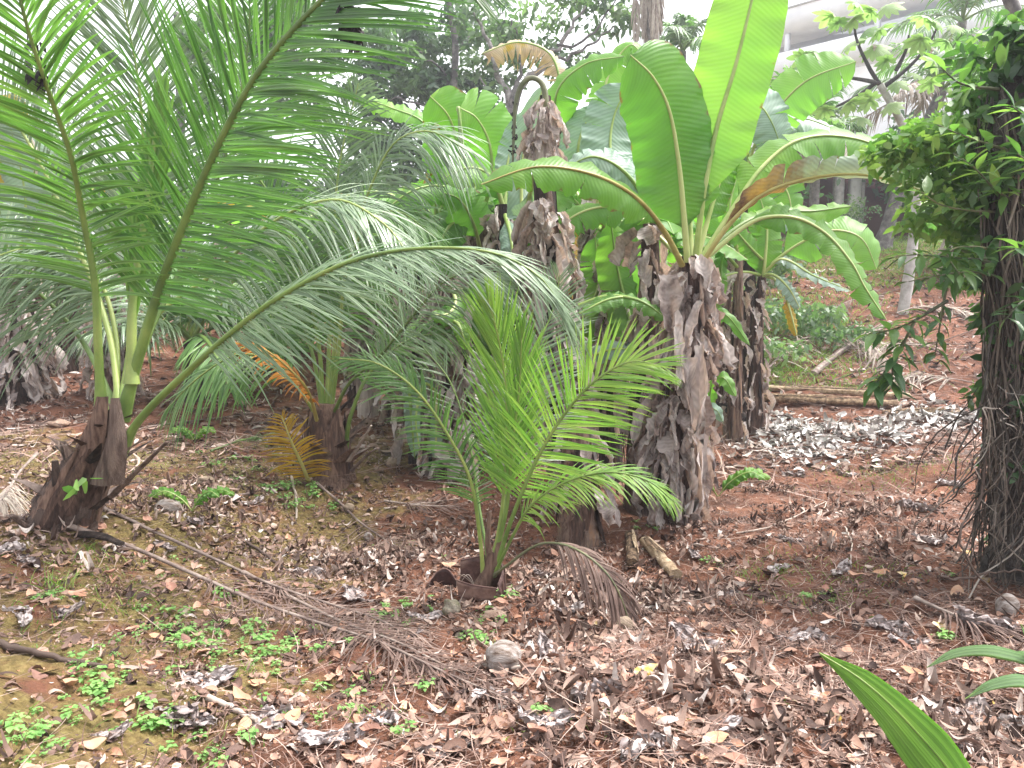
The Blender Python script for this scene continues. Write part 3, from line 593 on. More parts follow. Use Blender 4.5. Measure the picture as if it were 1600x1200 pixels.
frond(pa, PP([(190, 650, 5.4), (235, 520, 5.7), (300, 380, 6.0), (350, 250, 6.1), (380, 120, 6.1), (390, 0, 6.0), (370, -90, 5.9)]), (.1, -1, .3), 1.0, 110, .3, .0085, 'palm', rad=(.022, .004), ang=(62, 28), vee=8, droop=.15, seed=17, jitter=.03)
frond(pa, PP([(188, 650, 5.4), (170, 520, 5.7), (120, 380, 6.0), (60, 250, 6.1), (-20, 120, 6.1), (-90, 20, 6.0)]), (-.1, -1, .3), .95, 100, .3, .0085, 'palm_grey', rad=(.022, .004), ang=(62, 28), vee=8, droop=.2, seed=18, jitter=.03)
frond(pa, PP([(205, 600, 5.2), (207, 480, 5.25), (225, 350, 5.3), (238, 250, 5.3), (250, 150, 5.3)]), CAMF, .62, 46, .2, .02, 'palm_bright', 'rachis', (.03, .01), droop=.0, ang=(9, 5), vee=0, seed=7, jitter=.02)
frond(pa, PP([(158, 640, 5.2), (153, 540, 5.15), (148, 440, 5.1), (130, 340, 5.0), (110, 240, 4.8), (75, 140, 4.6), (45, 50, 4.45), (20, -40, 4.35), (-20, -130, 4.3)]), CAMF, 0.8, 92, .26, .0115, 'palm', 'rachis', (.03, .004), droop=.18, jitter=.035, ang=(72, 30), vee=12, seed=8, broken=.05)
frond(pa, PP([(190, 655, 5.25), (216, 560, 5.2), (250, 450, 5.1), (292, 340, 4.95), (345, 220, 4.75), (400, 120, 4.55), (460, 45, 4.4), (540, -30, 4.3), (640, -80, 4.3), (740, -50, 4.3)]), (-.1, -1, .3), 1.12, 128, .2, .013, 'palm', 'rachis', (.036, .005), droop=.1, ang=(62, 28), vee=12, seed=9, jitter=.025, single=150, broken=.03)
frond(pa, PP([(186, 715, 5.25), (215, 660, 5.15), (300, 575, 5.0), (400, 490, 4.8), (480, 440, 4.7), (560, 405, 4.6), (660, 388, 4.55), (770, 395, 4.5), (840, 430, 4.5), (878, 478, 4.5)]), (0, -.55, .85), .55, 130, .3, .0085, 'palm_grey', 'rachis', (.033, .004), droop=.5, ang=(58, 10), vee=-8, seed=10, single=120, tuck=.45, prof=lambda q: .6 + .5 * np.sin(np.clip(q * 1.9, 0, 1) * np.pi) ** .8 * (q < .5) + .1 - .25 * q)
for (q0, q1, q2, s_) in (((150, 765, 5.05), (140, 748, 5.02), (152, 722, 5.0), .05), ((135, 760, 5.05), (120, 755, 5.0), (108, 760, 4.98), .05)):
    mb = MB(); leafcloud(mb, P(*q1), (.03, .03, .03), 3, .1, 3, .3, 1.3); mb.obj('vine_leaf', M['herb'], pa)
# wide petiole wing low on the arching frond
# second palm
b = G(512, 745)
pb = thing('coconut_palm', 'squat coconut palm with shaggy swollen base and an orange withered frond', 'palm tree', b)
palm_trunk(pb, [(512, 750, 8.0), (512, 710, 8.0), (508, 670, 8), (508, 630, 8)], (.30, .24, .19, .12), 16, 'fibre', .4)
Yb = 8.0
frond(pb, PP([(505, 650, Yb), (498, 540, 8), (470, 420, 8), (430, 320, 7.9), (380, 250, 7.8), (320, 210, 7.7)]), (0, -1, .5), .95, 90, .3, .01, 'palm', ang=(65, 25), vee=0, droop=.5, seed=21)
frond(pb, PP([(515, 650, Yb), (525, 520, 8), (545, 400, 8), (580, 290, 7.9), (618, 222, 7.8), (670, 205, 7.7), (730, 235, 7.6)]), (0, -.6, .8), 1.05, 100, .3, .0095, 'palm_grey', ang=(75, 22), vee=-5, droop=.6, seed=22)
frond(pb, PP([(510, 650, Yb), (515, 520, 8.1), (520, 400, 8.2), (530, 260, 8.2), (560, 130, 8.1)]), (0, -1, .4), .95, 90, .3, .01, 'palm_grey', ang=(60, 25), vee=5, droop=.35, seed=23)
frond(pb, PP([(518, 655, Yb), (545, 600, 7.8), (590, 560, 7.6), (640, 500, 7.5), (695, 440, 7.4), (750, 425, 7.3), (800, 450, 7.3)]), (0.2, -.9, .6), .62, 70, .35, .0075, 'palm_grey', 'rachis', (.022, .004), ang=(65, 20), vee=-5, droop=.45, seed=24)
frond(pb, PP([(500, 660, Yb), (465, 605, 7.8), (420, 562, 7.7), (370, 555, 7.6), (310, 590, 7.5), (260, 640, 7.5)]), (0, -.5, .9), .6, 50, .3, .012, 'palm', ang=(65, 20), vee=-8, droop=.5, seed=25)
frond(pb, PP([(498, 668, 7.9), (480, 610, 7.6), (450, 575, 7.5), (410, 545, 7.4), (370, 535, 7.4)]), (0, -.5, .9), .33, 34, .25, .014, 'palm_orange', 'midrib_brown', (.02, .004), ang=(40, 12), vee=-8, droop=.5, seed=26)
frond(pb, PP([(515, 660, Yb), (530, 540, 7.9), (540, 430, 7.8), (575, 350, 7.6), (620, 330, 7.4), (680, 370, 7.3)]), (0, -.6, .8), .8, 84, .3, .0095, 'palm', ang=(70, 22), vee=0, droop=.6, seed=27)
frond(pb, PP([(505, 650, Yb), (490, 560, 8.1), (465, 480, 8.2), (455, 400, 8.3), (430, 330, 8.3)]), (0, -1, .4), .8, 76, .3, .0095, 'palm', ang=(60, 25), vee=5, droop=.4, seed=28)
frond(pb, PP([(540, 700, Yb), (548, 650, 7.9), (580, 580, 7.9), (640, 530, 8), (700, 520, 8.1)]), (0, -1, .4), .5, 40, .4, .012, 'palm', ang=(60, 25), vee=5, droop=.4, seed=29)
frond(pb, PP([(482, 752, 7.75), (470, 722, 7.6), (455, 690, 7.5), (440, 650, 7.5)]), (0, -1, .1), .36, 30, .05, .01, 'palm_yellow', 'midrib_brown', (.018, .006), ang=(80, 35), vee=0, droop=.25, seed=30)
for q in ([(545, 720, 7.8), (565, 690, 7.7), (580, 665, 7.6)], [(550, 735, 7.8), (575, 710, 7.7), (590, 700, 7.6)], [(478, 750, 7.8), (460, 765, 7.7), (445, 775, 7.6)]):
    mb = MB(); tube(mb, spline(PP(q), 8), np.linspace(.035, .015, 8), 7, squash=.5, wob=.08); mb.obj('leaf_base', M['rachis_dead'], pb)
# small central palm
b = G(750, 945)
pc = thing('coconut_palm', 'small bright young coconut palm in the middle standing in a broken brown planter', 'palm tree', b)
mb = MB(); q = spline(PP([(742, 948, 4.95), (752, 920, 4.95), (764, 890, 4.95), (768, 862, 4.95)]), 14); q[0][2] -= .03; tube(mb, q, np.linspace(.075, .03, 14), 12, wob=.05); mb.obj('trunk', M['fibre'], pc)
for q, r0 in (([(768, 880, 4.94), (762, 850, 4.94), (765, 800, 4.95)], .022), ([(772, 885, 4.93), (780, 850, 4.93), (790, 800, 4.95)], .022)):
    mb = MB(); tube(mb, spline(PP(q), 8), np.linspace(r0, r0 * .6, 8), 8, squash=.6); mb.obj('sheath', M['fibre'], pc)
Yc = 4.95
frond(pc, PP([(768, 880, Yc), (790, 790, 5.1), (815, 640, 5.3), (840, 545, 5.4), (865, 480, 5.45), (875, 430, 5.45)]), (0.1, -1, .2), .54, 70, .3, .006, 'palm_grey', 'rachis', (.014, .003), droop=.12, ang=(66, 25), vee=0, seed=41)
frond(pc, PP([(764, 880, Yc), (750, 800, 5.1), (735, 700, 5.3), (705, 600, 5.4), (660, 540, 5.4)]), (0, -1, .3), .34, 22, .3, .004, 'palm_grey', 'rachis', (.010, .003), droop=.1, ang=(66, 25), vee=0, seed=42, sides=(1, -1))
frond(pc, PP([(756, 905, Yc), (750, 840, 4.9), (735, 750, 4.8), (700, 680, 4.7), (650, 610, 4.6), (590, 568, 4.55), (530, 560, 4.5)]), (-.2, -.8, .6), .36, 66, .28, .0055, 'palm', 'rachis', (.012, .003), droop=.2, ang=(55, 16), vee=0, seed=43, single=60, sidescale=(.75, 1))
frond(pc, PP([(768, 890, Yc), (785, 790, 4.95), (792, 680, 4.95), (788, 580, 4.95), (772, 500, 4.95), (762, 468, 4.95)]), (-.25, -1, .1), .54, 80, .28, .0066, 'palm_bright', 'rachis', (.011, .003), droop=.0, ang=(40, 11), vee=10, seed=44, single=60, jitter=.03)
frond(pc, PP([(772, 880, Yc), (792, 790, 4.9), (800, 700, 4.85), (812, 600, 4.8), (815, 510, 4.75)]), (.5, -1, .1), .42, 44, .35, .006, 'palm_bright', 'rachis', (.014, .003), droop=.0, ang=(30, 10), vee=12, seed=45, jitter=.03)
frond(pc, PP([(774, 890, Yc), (800, 810, 4.85), (838, 720, 4.75), (880, 650, 4.65), (930, 595, 4.55), (985, 565, 4.5), (1035, 572, 4.45)]), (-.1, -1, .35), .54, 76, .28, .0075, 'palm_bright', 'rachis', (.014, .003), droop=.12, ang=(68, 20), vee=14, seed=46, single=110, jitter=.04)
frond(pc, PP([(772, 900, Yc), (800, 840, 4.8), (830, 790, 4.7), (880, 755, 4.6), (950, 738, 4.5), (1010, 750, 4.45), (1055, 785, 4.4)]), (0, -.5, .9), .3, 60, .3, .006, 'palm_bright', 'rachis', (.012, .003), droop=.3, ang=(50, 14), vee=-5, seed=47, single=60)
frond(pc, PP([(770, 900, Yc), (790, 885, 4.85), (845, 850, 4.7), (900, 858, 4.55), (955, 905, 4.45), (985, 985, 4.45), (975, 1015, 4.4)]), (0, -.4, .9), .34, 50, .4, .008, 'palm_dead', 'rachis_dark', (.012, .003), droop=.7, ang=(40, 12), vee=-5, seed=48)

# palms farther back
def wild_palm(label, base, height, n, L, Y0=None, seed=1, mats=('palm', 'palm_grey'), grp=None, trunk_r=.16, dead=0, frL=2.6, up0=.2, tilt=(0, 0), nl=34, lw=.028):
    rg = np.random.default_rng(seed); base = np.array(base, float); e = thing('coconut_palm', label, 'palm tree', base + [0, 0, 0], grp)
    top = base + [tilt[0], tilt[1], height]
    mb = MB(); tube(mb, spline([base + [-tilt[0] * .1, 0, -.1], base + [tilt[0] * .25, 0, height * .4], top], 16), np.interp(np.linspace(0, 1, 16), [0, .15, 1], [trunk_r * 1.7, trunk_r, trunk_r * .8]), 10, wob=.06); mb.obj('trunk', M['bark' if height > 1.5 else 'palmtrunk'], e)
    for k in range(n):
        a = 2.4 * k + rg.uniform(-.2, .2); el = (1.45 - 1.5 * (k / n) + rg.uniform(-.1, .1)) + up0; d = np.array([math.cos(a), math.sin(a), 0])
        Lr = frL * rg.uniform(.85, 1.1) * (.75 + .25 * math.sin(3.1 * min(1, k / n + .3))); s = np.linspace(0, 1, 6)
        x = Lr * (np.sin(el) * 0 + np.cos(el)) * s + Lr * .3 * s ** 2; z = Lr * math.sin(el) * s - Lr * (.75 - .25 * math.sin(el)) * s ** 2.2
        pts = top + d * x[:, None] + UP * z[:, None]
        isd = k >= n - dead
        frond(e, pts, (0 - d[0] * .2, -d[1] * .2, 1) if el < 1.2 else (-d[0], -d[1], .5), L, nl, .18, lw, 'palm_deadpale' if isd else mats[k % len(mats)], 'rachis_dead' if isd else 'rachis', (.04, .008), droop=.6, ang=(65, 22), vee=5 if el > .6 else -12, seed=seed * 100 + k)
    return e
def gz_(px, Y_): return at(px, Y_)
wild_palm('palm with leaning flared trunk beside the red outbuilding', gz_(1375, 23.5), 4.6, 15, .75, seed=51, tilt=(1.4, 0), dead=4, frL=3.0, trunk_r=.2)
wild_palm('palm rising in front of the house behind the fork of the pale-trunked tree', gz_(1470, 27), 7.2, 13, .85, seed=52, frL=3.2)
wild_palm('low palm with hanging brown fronds left of the red outbuilding', gz_(1262, 24), 3.2, 16, .7, seed=53, dead=5, frL=2.6)
wild_palm('dark fronded palm just right of the tallest banana leaf', gz_(1190, 21), 3.6, 12, .7, seed=54, frL=2.4)
wild_palm('young palm showing spiky tips above the left banana leaves', gz_(1055, 26), 6.0, 11, .7, seed=55, frL=2.4, up0=.45)
wild_palm('palm mostly hidden behind the upright fronds of the large left palm', gz_(300, 12), .9, 12, .7, seed=56, frL=2.3, nl=40, lw=.022)
wild_palm('palm whose low fronds fill the gap between the two left palms', gz_(430, 14.5), .9, 12, .75, seed=57, frL=2.5, nl=40, lw=.022)
wild_palm('palm behind the withered banana stems at the left edge', gz_(60, 15), 1.2, 12, .75, seed=58, frL=2.5)
wild_palm('palm behind the shaggy cluster of banana stems', gz_(640, 15), 1.4, 11, .75, seed=59, frL=2.5)
# tall bare palm trunk with dry skirt, cut by the top of the picture
b = at(1012, 24); e = thing('dead_palm', 'tall grey trunk with hanging dry fronds at the top edge', 'palm tree', b)
mb = MB(); tube(mb, spline([b, b + [0, 0, 5], P(1012, -80, 24)], 14), np.linspace(.24, .17, 14), 10, wob=.08); mb.obj('trunk', M['bark'], e)
for k in range(9):
    c = P(1012 + random.uniform(-22, 22), -20 + random.uniform(-20, 10), 23.6 + random.random() * .6)
    frond(e, np.array([c + [0, 0, .6], c, c - [0, 0, .8], c - [0, 0, 1.5]]), (0, -1, 0), .4, 14, .1, .03, 'palm_deadpale', 'rachis_dead', (.02, .01), droop=.9, ang=(30, 12), seed=600 + k)
# ------------------------------------------------------------------ banana plants
KCAM = np.array([0, -1, .15])
def bplant(label, base_px, stem, rad, ndry, t=(.1, 1.0), dsize=1.0, mat='pseudostem', grp=None, name='banana_plant', extra=14, depth=None):
    q = PP(stem); b = q[0].copy(); b[2] = float(ground(b[0], b[1])); q[0][2] = b[2] - .05
    e = thing(name, label, 'banana plant', b, grp)
    ragged(e, q, rad, mat=mat, extra=extra)
    if ndry: hang_dry(e, q, rad, ndry, t[0], t[1], dsize)
    return e
# main plant
bd = bplant('banana plant with tallest upright green leaf, thick ragged trunk right of the small palm', None, [(1045, 825, 7.0), (1050, 720, 7.0), (1066, 600, 7.0), (1078, 500, 7.0), (1080, 400, 7.0)], (.21, .17, .13, .115, .1), 170, (.12, 1), 1.0)
YD = 7.0
bleaf(bd, PP([(1092, 410, 7.0), (1150, 318, 7.1), (1190, 262, 7.2), (1240, 222, 7.3), (1300, 212, 7.4), (1370, 228, 7.4), (1438, 282, 7.4)]), (0, -.75, .6), .24, .22, 'banana', 'midrib', .45, 62, 8)
bleaf(bd, PP([(1086, 410, 6.95), (1100, 300, 6.9), (1120, 200, 6.9), (1150, 100, 6.85), (1175, 0, 6.8), (1200, -110, 6.8)]), (-.1, -1, .1), .33, .16, 'banana_light', 'midrib', .18, 61, 0, base=.2, wave=.03)
bleaf(bd, PP([(1074, 410, 6.9), (1068, 330, 6.85), (1060, 250, 6.8), (1045, 170, 6.7), (1020, 120, 6.6), (985, 86, 6.5)]), (.05, -1, .1), .38, .14, 'banana', 'midrib', .22, 63, 0, base=.1, tip=.22, wave=.03, sidebend=(1, 1))
bleaf(bd, PP([(1066, 415, 6.9), (1040, 365, 6.7), (1000, 315, 6.5), (950, 282, 6.3), (890, 264, 6.2), (830, 262, 6.1), (752, 288, 6.0)]), (0, -.8, .55), .21, .2, 'banana', 'midrib_brown', .5, 64, 3, tip=.55, wave=.05)
bleaf(bd, PP([(1096, 412, 6.9), (1140, 350, 6.8), (1190, 305, 6.7), (1250, 282, 6.6), (1330, 272, 6.5), (1400, 284, 6.4), (1470, 312, 6.4)]), (0, -.55, -.8), .17, .12, 'banana_sick', 'midrib_brown', .7, 65, 7, tip=.6, wave=.06, base=.3)
bleaf(bd, PP([(1100, 405, 7.1), (1180, 345, 7.2), (1240, 340, 7.2), (1290, 365, 7.2), (1330, 410, 7.1), (1352, 450, 7.05), (1385, 500, 7.0)]), (0.3, -.8, .5), .16, .22, 'banana', 'midrib', .35, 66, 6)
bleaf(bd, PP([(1095, 405, 7.1), (1160, 350, 7.4), (1215, 330, 7.6), (1270, 330, 7.7), (1330, 322, 7.7)]), (0, -.7, .6), .14, .3, 'banana_light', 'midrib', .4, 67, 5)
bleaf(bd, PP([(1070, 410, 7.15), (1040, 380, 7.4), (985, 330, 7.5), (930, 325, 7.6), (880, 350, 7.6), (850, 400, 7.6)]), (0, -.7, .6), .2, .25, 'banana', 'midrib', .5, 68, 6)
bleaf(bd, PP([(1080, 400, 7.1), (1075, 330, 7.2), (1055, 290, 7.2), (1035, 260, 7.1), (1010, 250, 7.1)]), (0, -1, .3), .16, .3, 'banana', 'midrib', .3, 69, 2)
bleaf(bd, PP([(1090, 400, 7.1), (1110, 330, 7.2), (1130, 270, 7.3), (1150, 230, 7.3)]), (0, -1, .3), .14, .3, 'banana', 'midrib', .3, 70, 2)
for k, (x, y, L_) in enumerate([(1050, 480, 2.2), (1095, 540, 2.4), (1066, 600, 2.6), (1085, 670, 2.2), (1100, 470, 2.4), (1040, 430, 1.8), (1080, 700, 2.0), (1060, 530, 2.6)]):
    o = link('dry_leaf', CURL[(k * 5) % 24], bd); o.location = P(x, y, 6.72); o.scale = (1.5, 1.2, L_); o.rotation_euler = (-.1, random.gauss(0, .1), random.gauss(0, .4))
# suckers of the same clump
bf = bplant('dark banana stem behind and left of the thickest trunk', None, [(995, 800, 7.5), (1000, 700, 7.5), (1010, 560, 7.5), (1015, 450, 7.5), (1015, 350, 7.5)], (.14, .13, .11, .10, .08), 44, (.4, 1))
bleaf(bf, PP([(1015, 350, 7.5), (1000, 300, 7.6), (965, 260, 7.6), (925, 245, 7.6), (885, 262, 7.6)]), (0, -.8, .5), .2, .2, 'banana_grey', 'midrib', .4, 71, 5)
bleaf(bf, PP([(1015, 350, 7.6), (985, 300, 7.8), (955, 240, 8.0), (960, 180, 8.1), (985, 130, 8.1)]), (0.2, -1, .2), .3, .3, 'banana_grey', 'midrib', .2, 72, 3)
bleaf(bf, PP([(1010, 480, 7.3), (985, 465, 7.0), (950, 468, 6.9), (905, 490, 6.8)]), (0, -.6, .8), .1, .1, 'banana', 'midrib', .4, 73, 2)
bleaf(bf, PP([(905, 478, 7.1), (950, 463, 7.0), (1000, 470, 6.9), (1045, 500, 6.8)]), (0, -.6, .8), .1, .1, 'banana', 'midrib', .4, 74, 1)
bh = bplant('short stem with freshly split reddish sheath right behind the small palm', None, [(905, 828, 6.6), (905, 780, 6.6), (903, 720, 6.6), (900, 670, 6.6)], (.2, .18, .14, .11), 16, (.4, 1), .8, extra=24)
for k, px_ in enumerate((1020, 1042)):
    pass
# flowering plant with the hooked stalk
be = bplant('tall spent banana plant with hooked bare flower stalk above its dry leaf skirt', None, [(890, 790, 7.5), (880, 640, 7.5), (866, 480, 7.5), (852, 340, 7.5), (850, 240, 7.5), (852, 150, 7.5)], (.15, .14, .14, .14, .1, .05), 170, (.2, .76), .95)
mb = MB()
for k in range(9):
    a = k * .7; d = np.array([math.cos(a), math.sin(a), 0])
    p = spline([P(852, 148, 7.5) + d * .02, P(851, 200, 7.5) + d * .09, P(850, 262, 7.5) + d * random.uniform(.13, .19)], 10)
    ribbons(mb, p[None], np.broadcast_to(np.cross(d, UP), (1, 10, 3)), np.linspace(.03, .07, 10)[None], np.broadcast_to(d, (1, 10, 3)), -.4, cols=5)
mb.obj('dry_sheath', M['palestem'], be)
hang_dry(be, PP([(850, 250, 7.5), (852, 165, 7.5)]), [.13, .06], 44, 0, 1.0, .6)
mb = MB(); tube(mb, spline(PP([(853, 170, 7.45), (851, 142, 7.45), (843, 126, 7.45), (828, 122, 7.45), (814, 134, 7.45), (806, 160, 7.45), (803, 200, 7.45), (801, 258, 7.45)]), 30), np.interp(np.linspace(0, 1, 30), [0, .4, 1], [.03, .024, .009]), 8); fs = mb.obj('flower_stalk', M['rachis_dark'], be)
mb = MB()
for k in range(26):
    c = P(803 + random.uniform(-5, 5), random.uniform(150, 250), 7.45); tube(mb, [c, c + [random.uniform(-.03, .03), random.uniform(-.03, .02), random.uniform(-.05, .02)]], [.012, .006], 5)
mb.obj('withered_bud', M['black'], fs, kind='stuff')
bleaf(be, PP([(850, 200, 7.6), (842, 200, 8.0), (828, 250, 8.1), (818, 210, 8.2), (845, 150, 8.3), (880, 100, 8.3)][0:1] + [(818, 340, 8.0), (816, 260, 8.1), (830, 190, 8.1), (852, 130, 8.0)]), (0.4, -1, .1), .15, .2, 'banana_grey', 'midrib', .5, 75, 2)
bleaf(bf, PP([(1005, 560, 7.6), (985, 500, 7.9), (965, 420, 8.0), (955, 350, 8.0)]), (.1, -1, .1), .22, .1, 'banana', 'midrib', .3, 76, 3)
bleaf(bf, PP([(1010, 560, 7.7), (1000, 490, 8.0), (1005, 420, 8.0), (1020, 360, 8.0)]), (-.1, -1, .1), .2, .1, 'banana_light', 'midrib', .3, 77, 3)
bleaf(be, PP([(885, 560, 7.9), (915, 500, 8.2), (935, 440, 8.3), (930, 370, 8.3)]), (.1, -1, .1), .22, .1, 'banana', 'midrib', .3, 78, 3)
bleaf(be, PP([(875, 600, 7.9), (920, 560, 7.6), (975, 545, 7.4), (1020, 575, 7.3)]), (0, -.7, .7), .12, .1, 'banana_grey', 'midrib', .3, 79, 2)
# pieces further back in the same clump
def back_leaf_plant(label, stem, rad, ndry, leaves, dry_t=(.2, 1), grp=None, mat='pseudostem', dsize=1.0):
    e = bplant(label, None, stem, rad, ndry, dry_t, dsize, grp=grp, mat=mat)
    for i, (pts, fac, W, mt, kw) in enumerate(leaves):
        bleaf(e, PP(pts), fac, W * (1.3 if W > .18 else 1), mat=mt, rib='midrib', seed=len(label) * 31 + i, **kw)
    return e
K = dict
back_leaf_plant('banana plant with bright yellow-green broad leaves left of the hooked flower stalk', [(745, 690, 9.5), (748, 560, 9.5), (750, 420, 9.5), (752, 330, 9.5)], (.2, .17, .14, .11), 90,
    [([(752, 330, 9.5), (735, 280, 9.4), (715, 220, 9.3), (700, 180, 9.2), (672, 150, 9.1)], (0, -1, .2), .26, 'banana', K(start=.3, tears=2, bend=.2, tip=.3)),
     ([(755, 330, 9.5), (768, 280, 9.3), (765, 225, 9.2), (745, 185, 9.1), (718, 168, 9.0)], (0, -1, .2), .3, 'banana_light', K(start=.15, tears=3, bend=.2, tip=.25)),
     ([(750, 330, 9.5), (730, 300, 9.3), (700, 255, 9.1), (675, 205, 9.0)], (0.2, -1, .3), .2, 'banana_light', K(start=.2, tears=3)),
     ([(748, 330, 9.4), (715, 300, 9.0), (680, 290, 8.8), (640, 300, 8.6), (600, 330, 8.5)], (0, -.7, .7), .2, 'banana', K(start=.2, tears=5, bend=.5)),
     ([(752, 400, 9.3), (740, 350, 9.0), (718, 312, 8.8), (690, 300, 8.7)], (0.1, -1, .3), .22, 'banana_light', K(start=.25, tears=2, tip=.6)),
     ([(748, 340, 9.5), (700, 250, 9.8), (660, 190, 9.9), (610, 168, 9.9), (560, 150, 9.9)], (0, -.8, .6), .16, 'banana_light', K(start=.5, tears=3, bend=.3)),
     ([(750, 340, 9.4), (735, 345, 9.1), (705, 350, 8.9), (680, 400, 8.8), (668, 460, 8.8)], (0, -.8, .5), .2, 'banana', K(start=.2, tears=6, bend=.5)),
     ([(690, 220, 9.3), (680, 190, 9.25), (676, 240, 9.2), (672, 290, 9.2)][0:1] + [(682, 172, 9.25), (680, 205, 9.2), (678, 250, 9.2), (660, 300, 9.2)], (0, -1, 0), .09, 'banana_yellow', K(start=.05, tears=4, bend=.9)),
     ([(720, 260, 8.9), (718, 175, 8.9), (716, 168, 8.85), (722, 215, 8.8), (726, 258, 8.8)], (0, -1, 0), .035, 'banana_dry', K(start=.3, tears=8, bend=1.2))])
back_leaf_plant('banana plant with arching leaf silhouetted above the dry-skirted stem', [(925, 700, 9.5), (925, 560, 9.5), (925, 400, 9.5), (925, 310, 9.5)], (.2, .18, .15, .12), 110,
    [([(920, 320, 9.5), (895, 260, 9.4), (870, 200, 9.2), (872, 140, 9.0), (915, 100, 8.9), (975, 88, 8.8)], (-.3, -.8, .5), .22, 'banana', K(start=.35, tears=6, bend=.6, tip=.5)),
     ([(930, 310, 9.6), (940, 200, 9.9), (950, 120, 10), (985, 70, 10), (1010, 95, 10)], (-.1, -.8, .6), .22, 'banana_light', K(start=.3, tears=9, bend=.6)),
     ([(925, 320, 9.5), (905, 250, 9.8), (880, 150, 10.0), (860, 85, 10), (810, 66, 10), (752, 84, 10)], (0, -.8, .6), .24, 'banana_tatter', K(start=.55, tears=34, bend=1.15, gap=2.2, wave=.12)),
     ([(930, 310, 9.5), (940, 250, 9.3), (958, 200, 9.2), (950, 165, 9.1), (935, 150, 9.1)], (.2, -1, .2), .2, 'banana_light', K(start=.3, tears=2)),
     ([(925, 320, 9.4), (905, 270, 9.2), (905, 220, 9.1), (928, 165, 9.1)], (0, -1, .2), .2, 'banana_grey', K(start=.3, tears=2)),
     ([(930, 320, 9.4), (965, 250, 9.3), (990, 190, 9.2), (1010, 150, 9.2)], (0, -1, .2), .22, 'banana', K(start=.2, tears=3)),
     ([(925, 330, 9.3), (940, 360, 8.9), (950, 340, 8.7), (975, 350, 8.5), (985, 400, 8.4), (980, 460, 8.4)], (0, -.9, .4), .16, 'banana', K(start=.15, tears=5)),
     ([(925, 520, 8.8), (935, 480, 8.6), (940, 440, 8.5), (938, 400, 8.5)], (0, -1, .1), .16, 'banana_light', K(start=.1, tears=2)),
     ([(925, 320, 9.4), (900, 330, 9.0), (895, 400, 8.9), (893, 470, 8.8)], (.3, -1, .1), .12, 'banana_yellow', K(start=.3, tears=10, bend=.8))])
back_leaf_plant('leafless grey banana stem with shaggy skirt standing left of the small palm', [(705, 700, 8.6), (703, 600, 8.6), (700, 500, 8.6), (698, 430, 8.6)], (.22, .2, .17, .12), 130, [
     ([(700, 440, 8.5), (712, 470, 8.3), (700, 490, 8.1), (672, 492, 8.0)], (0, -.8, .6), .14, 'banana', K(start=.25, tears=0, tip=.6)),
     ([(700, 500, 8.3), (715, 505, 8.0), (722, 520, 7.9), (728, 548, 7.9)], (0, -1, .2), .09, 'banana_light', K(start=.25, tears=0, tip=.6)),
     ([(700, 640, 8.4), (665, 600, 8.2), (650, 650, 8.1), (655, 700, 8.1)], (0, -1, .1), .05, 'banana_grey', K(start=.1, tears=3)),
     ([(735, 600, 8.6), (745, 540, 8.5), (755, 490, 8.4), (750, 440, 8.4)], (0, -1, .1), .2, 'banana', K(start=.2, tears=1))], (0.05, 1))
back_leaf_plant('dark banana stem with drooping black-green leaves behind the second palm', [(665, 720, 8.9), (662, 620, 8.9), (655, 520, 8.9), (650, 430, 8.9)], (.2, .19, .16, .12), 110, [
     ([(655, 600, 8.7), (640, 590, 8.4), (642, 640, 8.3), (648, 715, 8.3)], (0, -1, .1), .09, 'banana_grey', K(start=.1, tears=6)),
     ([(670, 600, 8.7), (680, 610, 8.4), (682, 660, 8.3), (680, 715, 8.3)], (0, -1, .1), .08, 'banana_grey', K(start=.1, tears=6))], (.2, 1))
back_leaf_plant('pale bare banana stem cut off above the squat palm', [(575, 640, 11.5), (574, 590, 11.5), (572, 540, 11.5), (570, 470, 11.5)], (.17, .16, .15, .13), 40, [], (.5, 1), None, 'palestem')
back_leaf_plant('shaggy banana stem between the squat palm and the cluster', [(625, 650, 11), (622, 560, 11), (622, 480, 11), (620, 400, 11)], (.19, .18, .16, .12), 80, [], (.1, 1))
back_leaf_plant('banana stem deep in the shade of the clump behind the small palm', [(805, 740, 8.8), (800, 620, 8.8), (795, 500, 8.8), (790, 400, 8.8), (785, 320, 8.8)], (.17, .16, .14, .12, .08), 60, [
     ([(788, 330, 8.8), (800, 380, 8.3), (800, 430, 8.2), (795, 490, 8.2)], (0, -1, .1), .14, 'banana_grey', K(start=.1, tears=3)),
     ([(788, 330, 8.8), (770, 280, 8.7), (735, 262, 8.5), (690, 280, 8.4)], (0, -.7, .7), .2, 'banana', K(start=.1, tears=5)),
     ([(788, 330, 8.8), (790, 280, 8.9), (800, 230, 9.0), (822, 175, 9.0)], (0.3, -1, .1), .15, 'banana_grey', K(start=.2, tears=3))], (.1, 1))
back_leaf_plant('banana stem with grey rags seen between the two tallest trunks', [(955, 720, 8.3), (955, 620, 8.3), (958, 500, 8.3), (960, 390, 8.3)], (.13, .12, .1, .08), 50, [], (.4, 1))
